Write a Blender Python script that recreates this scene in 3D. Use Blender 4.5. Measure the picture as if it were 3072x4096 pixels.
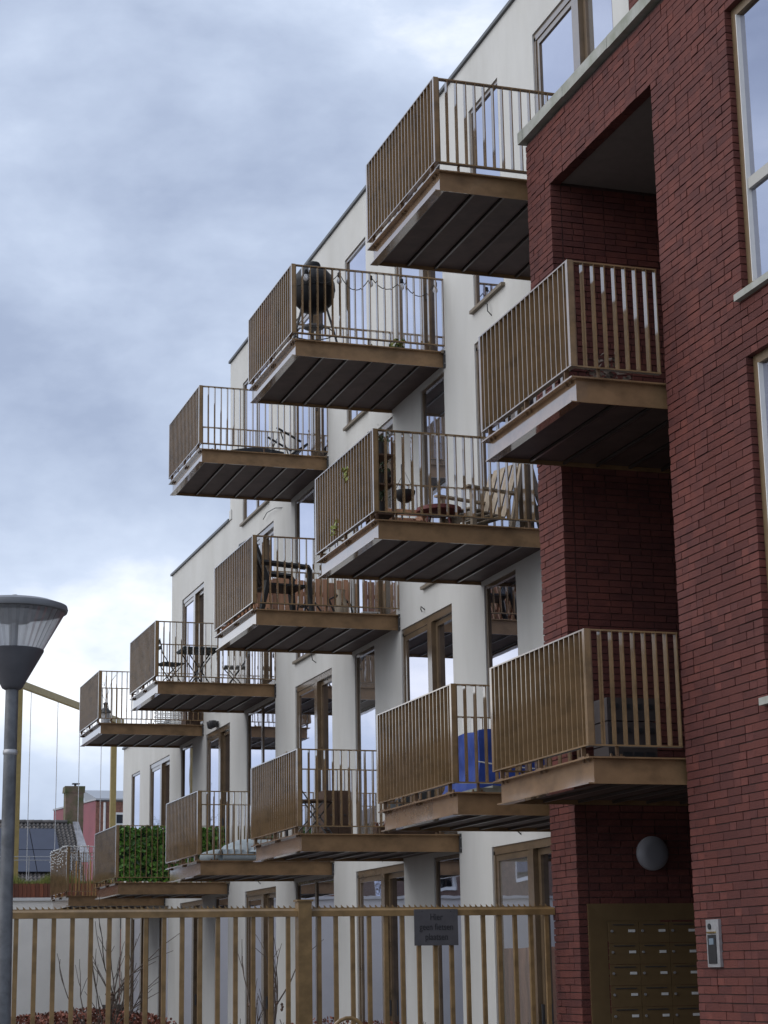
import bpy, math, random
from mathutils import Vector, Matrix
random.seed(7)
R = math.radians
S = bpy.context.scene
COL = S.collection
for o in list(bpy.data.objects): bpy.data.objects.remove(o)

# ------------------------------------------------------------------ camera
EYE = Vector((0, 0, 1.6))
CR = Vector((0.951510, -0.307188, -0.016280)); CU = Vector((-0.056479, -0.226478, 0.972377)); CF = Vector((0.302390, 0.924307, 0.232846))
FPX = 7660.52
cam = bpy.data.cameras.new('camera'); camo = bpy.data.objects.new('camera', cam); COL.objects.link(camo)
camo.matrix_world = Matrix(((CR.x, CU.x, -CF.x, EYE.x), (CR.y, CU.y, -CF.y, EYE.y), (CR.z, CU.z, -CF.z, EYE.z), (0, 0, 0, 1)))
cam.sensor_fit = 'HORIZONTAL'; cam.sensor_width = 36; cam.lens = FPX / 3072 * 36; cam.clip_start = .1; cam.clip_end = 3000
S.camera = camo
S.render.resolution_x = 768; S.render.resolution_y = 1024
S.view_settings.view_transform = 'Standard'; S.view_settings.look = 'None'; S.view_settings.gamma = 1
S.view_settings.use_curve_mapping = False; S.view_settings.exposure = 0.42

# ------------------------------------------------------------------ light
SUN_DIR = Vector((-.77, .08, .63)).normalized()            # towards the sun, hidden behind cloud
sl = bpy.data.lights.new('sun', 'SUN'); sl.energy = 1.5; sl.angle = R(80); sl.color = (1, .97, .93)
so = bpy.data.objects.new('sun', sl); COL.objects.link(so); so.rotation_euler = (-SUN_DIR).to_track_quat('-Z', 'Y').to_euler()
W = bpy.data.worlds.new('World'); S.world = W; W.use_nodes = True
nt = W.node_tree; nt.nodes.clear()
def wn(t, **k):
    n = nt.nodes.new(t)
    for a, b in k.items(): setattr(n, a, b)
    return n
wl = nt.links.new
out = wn('ShaderNodeOutputWorld'); bg = wn('ShaderNodeBackground'); wl(bg.outputs[0], out.inputs[0])
sky = wn('ShaderNodeTexSky', sky_type='NISHITA', sun_disc=False)
sky.sun_elevation = math.asin(SUN_DIR.z); sky.sun_rotation = math.atan2(SUN_DIR.x, SUN_DIR.y)
sk = wn('ShaderNodeVectorMath', operation='SCALE'); sk.inputs['Scale'].default_value = .10; wl(sky.outputs[0], sk.inputs[0])
tc = wn('ShaderNodeTexCoord'); sep = wn('ShaderNodeSeparateXYZ'); wl(tc.outputs['Generated'], sep.inputs[0])
zc = wn('ShaderNodeMath', operation='MAXIMUM'); wl(sep.outputs[2], zc.inputs[0]); zc.inputs[1].default_value = 0
cv = wn('ShaderNodeMapping'); wl(tc.outputs['Generated'], cv.inputs[0]); cv.inputs['Scale'].default_value = (1, 1, 1.9); cv.inputs['Location'].default_value = (12.1, 0, 4.477)
n1 = wn('ShaderNodeTexNoise'); n1.inputs['Scale'].default_value = 5.2; n1.inputs['Detail'].default_value = 8; n1.inputs['Roughness'].default_value = .54; n1.inputs['Distortion'].default_value = .12
wl(cv.outputs[0], n1.inputs['Vector'])
gz = wn('ShaderNodeMath', operation='SUBTRACT'); wl(zc.outputs[0], gz.inputs[0]); gz.inputs[1].default_value = .155   # thinner, brighter cloud low over the roofs
g2 = wn('ShaderNodeMath', operation='DIVIDE'); wl(gz.outputs[0], g2.inputs[0]); g2.inputs[1].default_value = .045
g3 = wn('ShaderNodeMath', operation='POWER'); wl(g2.outputs[0], g3.inputs[0]); g3.inputs[1].default_value = 2
g4 = wn('ShaderNodeMath', operation='MULTIPLY'); wl(g3.outputs[0], g4.inputs[0]); g4.inputs[1].default_value = -1
g5 = wn('ShaderNodeMath', operation='EXPONENT'); wl(g4.outputs[0], g5.inputs[0])
g6 = wn('ShaderNodeMath', operation='MULTIPLY_ADD'); wl(g5.outputs[0], g6.inputs[0]); g6.inputs[1].default_value = .165; wl(n1.outputs[0], g6.inputs[2])
rp = wn('ShaderNodeValToRGB'); wl(g6.outputs[0], rp.inputs[0])
e = rp.color_ramp.elements; e[0].position = .33; e[0].color = (.31, .37, .505, 1); e[1].position = .76; e[1].color = (.98, 1.0, 1.03, 1)
k = e.new(.47); k.color = (.425, .495, .635, 1); k = e.new(.58); k.color = (.53, .605, .745, 1)
mx = wn('ShaderNodeMix', data_type='RGBA'); mx.inputs[0].default_value = .93
wl(sk.outputs[0], mx.inputs[6]); wl(rp.outputs[0], mx.inputs[7]); wl(mx.outputs[2], bg.inputs[0]); bg.inputs[1].default_value = 1.0

# ------------------------------------------------------------------ materials
MATS = {}
def mat(name, col, rough=.6, metal=0, spec=.5, noise=0, nscale=8, bump=0, bscale=40, col2=None, rand=None, coat=0, stretch=None, weather=None):
    if name in MATS: return MATS[name]
    m = bpy.data.materials.new(name); m.use_nodes = True; MATS[name] = m
    t = m.node_tree; b = t.nodes['Principled BSDF']
    b.inputs['Base Color'].default_value = (*col, 1); b.inputs['Roughness'].default_value = rough; b.inputs['Metallic'].default_value = metal
    b.inputs['Specular IOR Level'].default_value = spec; b.inputs['Coat Weight'].default_value = coat
    tcn = t.nodes.new('ShaderNodeTexCoord')
    vec = tcn.outputs['Object']
    if stretch:
        mp = t.nodes.new('ShaderNodeMapping'); mp.inputs['Scale'].default_value = stretch; t.links.new(vec, mp.inputs[0]); vec = mp.outputs[0]
    cur = None
    if noise:
        n = t.nodes.new('ShaderNodeTexNoise'); n.inputs['Scale'].default_value = nscale; n.inputs['Detail'].default_value = 6; n.inputs['Roughness'].default_value = .62
        t.links.new(vec, n.inputs['Vector'])
        r = t.nodes.new('ShaderNodeValToRGB'); t.links.new(n.outputs[0], r.inputs[0])
        r.color_ramp.elements[0].position = .36; r.color_ramp.elements[1].position = .66
        c2 = col2 or tuple(c * (1 - noise) for c in col)
        r.color_ramp.elements[0].color = (*c2, 1); r.color_ramp.elements[1].color = (*col, 1)
        cur = r.outputs[0]; t.links.new(cur, b.inputs['Base Color'])
    if rand:                                  # per-piece tone: 'island' or 'object'
        lo, hi, src = rand
        g = t.nodes.new('ShaderNodeNewGeometry' if src == 'island' else 'ShaderNodeObjectInfo')
        rr = t.nodes.new('ShaderNodeValToRGB'); t.links.new(g.outputs['Random Per Island' if src == 'island' else 'Random'], rr.inputs[0])
        rr.color_ramp.elements[0].color = (*lo, 1); rr.color_ramp.elements[1].color = (*hi, 1)
        mm = t.nodes.new('ShaderNodeMix'); mm.data_type = 'RGBA'; mm.blend_type = 'MULTIPLY'; mm.inputs[0].default_value = 1
        if cur: t.links.new(cur, mm.inputs[6])
        else: mm.inputs[6].default_value = (*col, 1)
        t.links.new(rr.outputs[0], mm.inputs[7]); t.links.new(mm.outputs[2], b.inputs['Base Color'])
    if weather:                               # (scale xyz, darkest factor, low, high): stains and grime over the whole surface
        (sx, sy, sz), lo, p0, p1 = weather
        gp = t.nodes.new('ShaderNodeNewGeometry'); mp2 = t.nodes.new('ShaderNodeMapping'); mp2.inputs['Scale'].default_value = (sx, sy, sz); t.links.new(gp.outputs['Position'], mp2.inputs[0])
        nw = t.nodes.new('ShaderNodeTexNoise'); nw.inputs['Scale'].default_value = 1; nw.inputs['Detail'].default_value = 7; nw.inputs['Roughness'].default_value = .6; t.links.new(mp2.outputs[0], nw.inputs['Vector'])
        rw = t.nodes.new('ShaderNodeValToRGB'); t.links.new(nw.outputs[0], rw.inputs[0]); rw.color_ramp.elements[0].position = p0; rw.color_ramp.elements[1].position = p1
        rw.color_ramp.elements[0].color = (*lo, 1); rw.color_ramp.elements[1].color = (1, 1, 1, 1)
        mw = t.nodes.new('ShaderNodeMix'); mw.data_type = 'RGBA'; mw.blend_type = 'MULTIPLY'; mw.inputs[0].default_value = 1
        lk = b.inputs['Base Color'].links
        if lk: t.links.new(lk[0].from_socket, mw.inputs[6])
        else: mw.inputs[6].default_value = (*col, 1)
        t.links.new(rw.outputs[0], mw.inputs[7]); t.links.new(mw.outputs[2], b.inputs['Base Color'])
    if bump:
        n2 = t.nodes.new('ShaderNodeTexNoise'); n2.inputs['Scale'].default_value = bscale; n2.inputs['Detail'].default_value = 5
        t.links.new(tcn.outputs['Object'], n2.inputs['Vector'])
        bp = t.nodes.new('ShaderNodeBump'); bp.inputs['Strength'].default_value = bump; bp.inputs['Distance'].default_value = .01
        t.links.new(n2.outputs[0], bp.inputs['Height']); t.links.new(bp.outputs[0], b.inputs['Normal'])
    return m
def glass_mat(name, refl, dark):
    m = bpy.data.materials.new(name); m.use_nodes = True; MATS[name] = m
    t = m.node_tree; t.nodes.clear()
    o = t.nodes.new('ShaderNodeOutputMaterial'); mixs = t.nodes.new('ShaderNodeMixShader')
    d = t.nodes.new('ShaderNodeBsdfDiffuse'); d.inputs[0].default_value = (*dark, 1)
    g = t.nodes.new('ShaderNodeBsdfGlossy'); g.inputs['Roughness'].default_value = .015; g.inputs[0].default_value = (.86, .88, 1, 1)
    lw = t.nodes.new('ShaderNodeLayerWeight'); lw.inputs[0].default_value = refl
    tcn = t.nodes.new('ShaderNodeTexCoord'); n2 = t.nodes.new('ShaderNodeTexNoise'); n2.inputs['Scale'].default_value = 1.3
    t.links.new(tcn.outputs['Object'], n2.inputs['Vector'])
    bp = t.nodes.new('ShaderNodeBump'); bp.inputs['Strength'].default_value = .05; bp.inputs['Distance'].default_value = .02
    t.links.new(n2.outputs[0], bp.inputs['Height']); t.links.new(bp.outputs[0], g.inputs['Normal'])
    t.links.new(lw.outputs['Facing'], mixs.inputs[0]); t.links.new(d.outputs[0], mixs.inputs[1]); t.links.new(g.outputs[0], mixs.inputs[2]); t.links.new(mixs.outputs[0], o.inputs[0])
    return m
def gloss_mat(name, col, rough=.5, noise=.25, nscale=6, grough=.10, amount=.95):
    m = mat(name, col, rough, noise=noise, nscale=nscale, spec=.3, weather=((3, 3, 5), (.62, .62, .60), .30, .52)); t = m.node_tree
    b = t.nodes['Principled BSDF']; o = [n for n in t.nodes if n.type == 'OUTPUT_MATERIAL'][0]
    lw = t.nodes.new('ShaderNodeLayerWeight'); lw.inputs[0].default_value = .5
    pw = t.nodes.new('ShaderNodeMath'); pw.operation = 'POWER'; pw.inputs[1].default_value = 2.2; t.links.new(lw.outputs['Facing'], pw.inputs[0])
    ml = t.nodes.new('ShaderNodeMath'); ml.operation = 'MULTIPLY'; ml.inputs[1].default_value = amount; t.links.new(pw.outputs[0], ml.inputs[0])
    g = t.nodes.new('ShaderNodeBsdfGlossy'); g.inputs['Roughness'].default_value = grough; g.inputs[0].default_value = (.95, .95, .95, 1)
    x = t.nodes.new('ShaderNodeMixShader'); t.links.new(ml.outputs[0], x.inputs[0]); t.links.new(b.outputs[0], x.inputs[1]); t.links.new(g.outputs[0], x.inputs[2]); t.links.new(x.outputs[0], o.inputs[0])
    return m
M_STUCCO = mat('stucco', (.60, .592, .562), .92, noise=.10, nscale=1.1, bump=.35, bscale=160, stretch=(1, 1, .35), weather=((1.0, 1.6, .5), (.93, .925, .91), .30, .55))
M_BRONZE = gloss_mat('bronze_paint', (.285, .172, .085), .5, noise=.22, nscale=5, grough=.06)
M_BAR = gloss_mat('bronze_paint_bars', (.275, .175, .085), .5, noise=.2, nscale=9, grough=.07)
M_STAND = mat('standoff_paint', (.17, .10, .05), .55, noise=.3)
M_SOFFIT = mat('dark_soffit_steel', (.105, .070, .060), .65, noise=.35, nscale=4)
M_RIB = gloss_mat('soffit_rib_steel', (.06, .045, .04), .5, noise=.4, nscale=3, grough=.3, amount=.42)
M_DECK = mat('deck_board', (.06, .055, .05), .8, noise=.3)
M_GALV = mat('galvanised_steel', (.42, .42, .43), .45, metal=.55, noise=.25, nscale=20)
M_FRAME = gloss_mat('window_frame_bronze', (.155, .105, .06), .5, noise=.15, grough=.18, amount=.75)
M_FRAMEB = mat('street_window_bronze', (.17, .115, .06), .5, noise=.15)
M_REVEAL = mat('window_reveal', (.30, .26, .19), .6, noise=.15)
M_SILL = mat('sill_metal', (.20, .16, .11), .5, noise=.2)
M_GLASS = glass_mat('window_glass', .62, (.012, .013, .016))
GLASSES = [M_GLASS, M_GLASS, glass_mat('window_glass_curtain', .60, (.30, .29, .26)), glass_mat('window_glass_blind', .60, (.12, .12, .12))]
BR_HI, BR_LO = (.142, .046, .036), (.102, .034, .029)
M_BRICK = mat('brick_face', BR_HI, .85, noise=.5, nscale=7, col2=BR_LO, rand=((.82, .82, .86), (1.14, 1.08, 1.03), 'island'), bump=.6, bscale=70, spec=.3, weather=((.9, .9, .7), (.80, .84, .88), .32, .60))
M_BRICKO = mat('brick_face_single', BR_HI, .85, noise=.5, nscale=7, col2=BR_LO, rand=((.82, .82, .86), (1.14, 1.08, 1.03), 'object'), bump=.6, bscale=70, spec=.3, weather=((.9, .9, .7), (.80, .84, .88), .32, .60))
M_MORTAR = mat('mortar', (.078, .044, .039), .95, noise=.3, nscale=20)
M_COPING = mat('coping_stone', (.37, .37, .345), .8, noise=.5, nscale=4, col2=(.23, .24, .19))
M_PLASTER = mat('grey_plaster', (.24, .21, .195), .9, noise=.1)
M_ROOFTRIM = mat('roof_trim', (.09, .095, .10), .5)
M_BLACK = mat('black_plastic', (.018, .018, .02), .45, noise=.2)
M_KETTLE = mat('kettle_enamel', (.012, .012, .014), .55, spec=.25, noise=.2)
M_DKMETAL = mat('dark_metal', (.05, .05, .052), .4, noise=.2)
M_WHITE = mat('white_paint', (.72, .72, .70), .5, noise=.08)
M_RED = mat('red_paint', (.20, .045, .04), .5, noise=.3)
M_WOOD = mat('weathered_wood', (.42, .34, .25), .75, noise=.4, nscale=14, stretch=(1, 1, .2))
M_WOODO = mat('orange_wood', (.62, .36, .21), .7, noise=.5, nscale=9, col2=(.38, .21, .13), stretch=(2, 2, .25), rand=((.55, .5, .5), (1.2, 1.1, 1.05), 'object'))
M_WOODD = mat('dark_brown_wood', (.11, .06, .035), .7, noise=.4)
M_CABLE = mat('cable_black', (.02, .02, .02), .6)
M_FENCE = gloss_mat('fence_paint', (.275, .175, .075), .5, noise=.3, nscale=7, grough=.12, amount=.5)
M_LEAFG = mat('ivy_leaf', (.10, .24, .045), .35, rand=((.2, .28, .3), (2.3, 2.1, 1.6), 'island'))
M_LEAFD = mat('dark_evergreen_leaf', (.028, .05, .02), .6)
M_LEAFR = mat('beech_leaf', (.17, .06, .036), .7, rand=((.4, .4, .4), (1.5, 1.3, 1.2), 'island'))
M_TWIG = mat('twig_bark', (.09, .065, .05), .85, noise=.3)
M_GRASS = mat('grass_blade', (.16, .20, .06), .7, rand=((.5, .55, .4), (1.7, 1.4, 1.0), 'island'))

# ------------------------------------------------------------------ mesh helpers
class MB:
    def __init__(s): s.v = []; s.f = []
    def add(s, vs, fs):
        n = len(s.v); s.v += [tuple(v) for v in vs]; s.f += [tuple(i + n for i in f) for f in fs]; return s
    def box(s, x0, x1, y0, y1, z0, z1, j=0):
        vs = [(x, y, z) for z in (z0, z1) for y in (y0, y1) for x in (x0, x1)]
        if j: vs = [(x + random.uniform(-j, j), y + random.uniform(-j, j), z + random.uniform(-j, j)) for x, y, z in vs]
        return s.add(vs, [(0, 2, 3, 1), (4, 5, 7, 6), (0, 1, 5, 4), (2, 6, 7, 3), (0, 4, 6, 2), (1, 3, 7, 5)])
    def quad(s, a, b, c, d): return s.add([a, b, c, d], [(0, 1, 2, 3)])
    def tube(s, pts, r, n=6, cap=True):
        pts = [Vector(p) for p in pts]; rs = r if isinstance(r, (list, tuple)) else [r] * len(pts)
        rings = []; up = None
        for i, p in enumerate(pts):
            d = (pts[min(i + 1, len(pts) - 1)] - pts[max(i - 1, 0)]).normalized()
            if up is None: up = Vector((0, 0, 1)) if abs(d.z) < .9 else Vector((1, 0, 0))
            a = d.cross(up)
            if a.length < 1e-4: a = d.cross(Vector((0, 1, 0)))
            a.normalize(); b = a.cross(d).normalized(); up = b
            rings.append([p + (a * math.cos(2 * math.pi * q / n) + b * math.sin(2 * math.pi * q / n)) * rs[i] for q in range(n)])
        base = len(s.v)
        for rg in rings: s.v += [tuple(v) for v in rg]
        for i in range(len(rings) - 1):
            for q in range(n):
                a0 = base + i * n + q; a1 = base + i * n + (q + 1) % n
                s.f.append((a0, a1, a1 + n, a0 + n))
        if cap: s.f.append(tuple(base + q for q in range(n))[::-1]); s.f.append(tuple(base + (len(rings) - 1) * n + q for q in range(n)))
        return s
    def lathe(s, prof, n=24, c=(0, 0, 0)):
        base = len(s.v)
        for r, z in prof:
            for q in range(n):
                a = 2 * math.pi * q / n; s.v.append((c[0] + r * math.cos(a), c[1] + r * math.sin(a), c[2] + z))
        for i in range(len(prof) - 1):
            for q in range(n):
                a0 = base + i * n + q; a1 = base + i * n + (q + 1) % n
                s.f.append((a0, a1, a1 + n, a0 + n))
        s.f.append(tuple(base + q for q in range(n))[::-1]); s.f.append(tuple(base + (len(prof) - 1) * n + q for q in range(n)))
        return s
    def leaf(s, c, size, tilt=None):
        d = Vector((random.gauss(0, 1), random.gauss(0, 1), random.gauss(0, 1))).normalized() if tilt is None else tilt
        u = d.orthogonal().normalized(); a = random.uniform(0, 6.28); w = d.cross(u)
        u, w = u * math.cos(a) + w * math.sin(a), w * math.cos(a) - u * math.sin(a)
        c = Vector(c)
        return s.add([c - u * size * .5, c + w * size * .3 + d * size * .08, c + u * size * .5, c - w * size * .3 + d * size * .08], [(0, 1, 2), (0, 2, 3)])
    def mesh(s, name, m, off=(0, 0, 0), smooth=False):
        me = bpy.data.meshes.new(name)
        me.from_pydata([(x - off[0], y - off[1], z - off[2]) for x, y, z in s.v], [], s.f)
        me.materials.append(m); me.update()
        if smooth:
            me.polygons.foreach_set('use_smooth', [True] * len(me.polygons)); me.set_sharp_from_angle(angle=R(40))
        return me
ORG = {}
def tag(o, label=None, cat=None, group=None, kind=None):
    if label: o['label'] = label
    if cat: o['category'] = cat
    if group: o['group'] = group
    if kind: o['kind'] = kind
    return o
def thing(name, label, cat, loc=(0, 0, 0), rz=0, group=None):
    o = bpy.data.objects.new(name, None); o.empty_display_size = .1; COL.objects.link(o); o.location = loc; o.rotation_euler = (0, 0, rz)
    ORG[o] = tuple(loc); return tag(o, label, cat, group)
def part(name, mb, m, parent, world=True, smooth=False, kind=None):
    """one mesh object under parent; world=True: coordinates are the place's, else the thing's own"""
    off = ORG.get(parent, (0, 0, 0)) if world else (0, 0, 0)
    o = bpy.data.objects.new(name, mb.mesh(name, m, off, smooth)); COL.objects.link(o)
    o.parent = parent; ORG[o] = ORG.get(parent, (0, 0, 0))
    return tag(o, kind=kind)
def inst(name, me, parent, loc, rz=0, scale=None):
    """a piece that shares mesh data; loc in place coordinates"""
    o = bpy.data.objects.new(name, me); COL.objects.link(o); o.parent = parent
    b = ORG.get(parent, (0, 0, 0)); o.location = (loc[0] - b[0], loc[1] - b[1], loc[2] - b[2]); o.rotation_euler = (0, 0, rz)
    if scale: o.scale = scale
    return o
def single(name, mb, m, label, cat, loc=(0, 0, 0), group=None, kind=None, smooth=False):
    o = bpy.data.objects.new(name, mb.mesh(name, m, loc, smooth)); COL.objects.link(o); o.location = loc; ORG[o] = tuple(loc)
    return tag(o, label, cat, group, kind)

# ------------------------------------------------------------------ ground
g = single('ground', MB().quad((-400, -200, 0), (400, -200, 0), (400, 900, 0), (-400, 900, 0)), mat('ground_paving', (.16, .15, .14), .9, noise=.35, nscale=.8), 'grey paved ground', 'ground')
g['kind'] = 'structure'
del g['category']

# ------------------------------------------------------------------ white apartment block
XW = 7.883
HEAD = [2.93, 5.93, 8.905, 11.92]; FLOOR = [.08, 3.15, 6.15, 9.15]
DOORS = {3: [(16.28, 18.39), (21.55, 23.45), (26.8, 28.75)],
         2: [(18.42, 20.5), (23.65, 25.6), (30.0, 32.0), (35.26, 37.23)],
         1: [(16.3, 18.3), (21.51, 23.46), (26.68, 28.70), (33.08, 35.0), (38.32, 40.41)],
         0: [(18.4, 20.4), (23.52, 25.6), (29.92, 31.96), (35.2, 37.2), (40.3, 42.4)]}
WINS = {3: [(19.49, 20.47), (24.75, 25.78), (30.3, 32.15)],
        2: [(16.4, 17.3), (21.59, 22.49), (27.56, 28.66), (33.3, 34.2)],
        1: [(19.42, 20.41), (24.62, 25.54), (29.93, 31.85), (36.16, 37.21), (41.5, 42.5)],
        0: [(21.46, 22.37), (26.68, 28.73), (33.2, 34.2), (38.3, 39.3)]}
def roof_z(y): return 12.60 if y < 33.1 else 9.60 if y < 38.25 else 6.60
Y0, Y1 = 15.905, 43.5
holes = []
for L in range(4):
    for a, b in DOORS[L]: holes.append((a, b, FLOOR[L], HEAD[L], 'door'))
    for a, b in WINS[L]: holes.append((a, b, FLOOR[L] + .17, HEAD[L], 'win'))
ab = thing('apartment_building', 'white rendered apartment block stepping down to the left behind the balconies', 'building', (XW, 30, 0))
ys = sorted(set([Y0, Y1, 33.1, 38.25] + [h[0] for h in holes] + [h[1] for h in holes]))
zs = sorted(set([0, 6.6, 9.6, 12.6] + [h[2] for h in holes] + [h[3] for h in holes]))
mb = MB()
for i in range(len(ys) - 1):
    ym = (ys[i] + ys[i + 1]) / 2
    for q in range(len(zs) - 1):
        zm = (zs[q] + zs[q + 1]) / 2
        if zm > roof_z(ym) or any(h[0] < ym < h[1] and h[2] < zm < h[3] for h in holes): continue
        mb.quad((XW, ys[i + 1], zs[q]), (XW, ys[i], zs[q]), (XW, ys[i], zs[q + 1]), (XW, ys[i + 1], zs[q + 1]))
DP = .16
for a, b, z0, z1, k in holes:
    mb.quad((XW, a, z0), (XW + DP, a, z0), (XW + DP, a, z1), (XW, a, z1)); mb.quad((XW, b, z0), (XW, b, z1), (XW + DP, b, z1), (XW + DP, b, z0))
    mb.quad((XW, a, z1), (XW + DP, a, z1), (XW + DP, b, z1), (XW, b, z1)); mb.quad((XW, a, z0), (XW, b, z0), (XW + DP, b, z0), (XW + DP, a, z0))
for a, b, zt in ((Y0, 33.1, 12.6), (33.1, 38.25, 9.6), (38.25, Y1, 6.6)):
    mb.box(XW + .17, XW + 9, a + .001, b, 0, zt)
    mb.quad((XW, b, 0), (XW + .17, b, 0), (XW + .17, b, zt), (XW, b, zt)); mb.quad((XW, a, zt), (XW + .17, a, zt), (XW + .17, b, zt), (XW, b, zt))
part('wall', mb, M_STUCCO, ab)
for a, b, zt in ((Y0, 33.13, 12.6), (33.13, 38.28, 9.6), (38.28, Y1 + .03, 6.6)):
    part('roof_trim', MB().box(XW - .035, XW + 9.03, a, b, zt + .002, zt + .045), M_ROOFTRIM, ab)
part('parapet_upstand', MB().box(XW - .02, XW + .3, 32.95, 33.098, 9.605, 9.78), M_STUCCO, ab)
FR = .05
def window(y0, y1, z0, z1, kind):
    x = XW + .018; xb = XW + .10
    f = MB()
    f.box(x, xb, y0, y1, z1 - (.09 if kind == 'door' else FR), z1); f.box(x, xb, y0, y1, z0, z0 + FR)
    f.box(x, xb, y0, y0 + FR, z0 + FR, z1 - FR); f.box(x, xb, y1 - FR, y1, z0 + FR, z1 - FR)
    wide = y1 - y0 > 1.4
    o = part('balcony_door' if kind == 'door' else 'window', f, M_FRAME, ab)
    if kind == 'door':
        ym = y0 + (y1 - y0) * .44
        part('centre_post', MB().box(x - .012, xb + .01, ym - .075, ym + .075, z0 + FR + .002, z1 - .092), M_FRAME, o)
        # fixed leaf at the far side with its own inner frame, sliding leaf set back at the near side
        a, b = ym + .078, y1 - FR - .002; l = MB(); s = .07; xi = x + .012
        l.box(xi, xb, a, b, z1 - .09 - s, z1 - .093); l.box(xi, xb, a, b, z0 + FR + .002, z0 + FR + s)
        l.box(xi, xb, a, a + s, z0 + FR + s, z1 - .09 - s); l.box(xi, xb, b - s, b, z0 + FR + s, z1 - .09 - s)
        part('fixed_leaf', l, M_FRAME, o)
        part('pane', MB().box(x + .03, x + .045, a + s, b - s, z0 + FR + s, z1 - .09 - s), random.choice(GLASSES), o)
        a, b = y0 + FR + .002, ym - .078; l = MB(); xi = x + .045; xo = xb + .02
        l.box(xi, xo, a, b, z1 - .09 - s, z1 - .093); l.box(xi, xo, a, b, z0 + FR + .002, z0 + FR + s)
        l.box(xi, xo, a, a + s, z0 + FR + s, z1 - .09 - s); l.box(xi, xo, b - s, b, z0 + FR + s, z1 - .09 - s)
        part('sliding_leaf', l, M_FRAME, o)
        part('pane', MB().box(x + .075, x + .09, a + s, b - s, z0 + FR + s, z1 - .09 - s), random.choice(GLASSES), o)
        part('door_handle', MB().box(xi - .03, xi - .004, b - .045, b - .02, z0 + .95, z0 + 1.15), M_DKMETAL, o)
    else:
        if wide:
            ym = (y0 + y1) / 2
            part('mullion', MB().box(x + .004, xb, ym - .04, ym + .04, z0 + FR + .002, z1 - FR - .002), M_FRAME, o)
            pans = [(y0 + FR, ym - .04), (ym + .04, y1 - FR)]
        else: pans = [(y0 + FR, y1 - FR)]
        for a, b in pans: part('pane', MB().box(x + .022, x + .037, a, b, z0 + FR, z1 - FR), random.choice(GLASSES), o)
    part('sill', MB().box(XW - .05, XW + .05, y0 - .04, y1 + .04, z0 - .035, z0 + .004), M_SILL, o)
for h in holes: window(*h)

# cable ends waiting for lamps: one above most doors
def cable(y, z, pts):
    mbx = MB().tube([(XW + .01, y, z)] + [(XW - a, y + b, z + c) for a, b, c in pts], .007, 5)
    return mbx
CAB = [(22.6, 9.17, [(.05, .05, .06), (.10, .12, .16), (.09, .2, .2)], 'curled loose cable end on the white wall above the middle-row balcony beside the brick wing'),
       (19.9, 9.06, [(.05, 0, .06), (.04, .03, .16), (.05, .06, .17)], 'short upright cable stub on the white wall above the balcony in the brick opening'),
       (29.4, 8.98, [(.05, .3, .06), (.06, .8, .10), (.05, 1.1, .05)], 'thin loose cable running along the wall above the chair balcony'),
       (22.5, 6.02, [(.05, .01, .05), (.04, .04, .02), (.03, .02, -.02)], 'small looped cable on the wall above the first-floor door near the blue tarpaulin'),
       (27.5, 6.12, [(.05, .03, .05), (.07, .02, .14)], 'cable stub on the wall above the first-floor door behind the middle lower balcony'),
       (24.4, 2.99, [(.04, .02, .05), (.06, .05, .12)], 'cable stub above the ground-floor door left of the grey sign'),
       (19.5, 3.0, [(.04, .02, .05), (.06, .0, .09), (.05, -.06, .08)], 'cable stub above the ground-floor door beside the brick wing'),
       (30.9, 3.0, [(.04, .02, .05), (.05, .02, .12)], 'cable stub above the ground-floor door behind the tall fence post')]
for y, z, pts, lab in CAB: single('loose_cable', cable(y, z, pts), M_CABLE, lab, 'cable', (XW, y, z))
sp = thing('wall_spotlight', 'small dark twin spotlight on the white wall above a first-floor door', 'spotlight', (XW, 34.02, 6.0))
part('bracket', MB().box(XW - .04, XW, 33.96, 34.08, 5.96, 6.06), M_DKMETAL, sp)
for dy in (-.09, .09): part('lamp_head', MB().lathe([(.03, 0), (.055, .02), (.075, .12), (.07, .13)], 12, (XW - .12, 34.02 + dy, 5.93)), M_DKMETAL, sp, smooth=True)

# ------------------------------------------------------------------ brick wing
XB = 6.705; BY1 = 15.9; OY0, OY1 = 13.2, 15.35; OZ = 8.735; BTOP = 9.36; BNEAR = 8.0
BWIN = [(9.9, 11.9, 6.42, 8.72), (9.9, 11.9, 3.42, 5.94)]
bb = thing('brick_building', 'dark red brick wing with a tall recessed opening at the right', 'building', (XB, 13, 0))
c = MB(); CX = XB + .012
def wallrect(y0, y1, z0, z1): c.box(CX, CX + .3, y0, y1, z0, z1)
wallrect(OY1 + .012, BY1 - .01, 0, BTOP - .01); wallrect(BNEAR, OY0, 0, 3.42); wallrect(BNEAR, 9.9, 3.42, BTOP - .01); wallrect(11.9 + .012, OY0, 3.42, BTOP - .01)
wallrect(9.9, 11.912, 5.94, 6.42); wallrect(9.9, 11.912, 8.72, BTOP - .01); wallrect(OY0, OY1, OZ + .004, BTOP - .01)
c.box(CX + .3, 8.9, OY1 + .012, BY1 - .01, 0, BTOP - .02); c.box(CX + .3, 8.9, BNEAR, OY0 - .0, 0, BTOP - .02)
c.box(8.6, 8.9, OY0, OY1 + .012, 0, BTOP - .02); c.box(CX + .3, 8.6, OY0, OY1 + .012, OZ + .02, BTOP - .02)
part('wall', c, M_MORTAR, bb)
part('opening_ceiling', MB().box(CX + .05, 8.6, OY0, OY1, OZ + .001, OZ + .018), M_PLASTER, bb)
part('roof', MB().box(XB + .3, 8.9, BNEAR, BY1 - .01, BTOP - .01, BTOP + .02), M_ROOFTRIM, bb)
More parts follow.
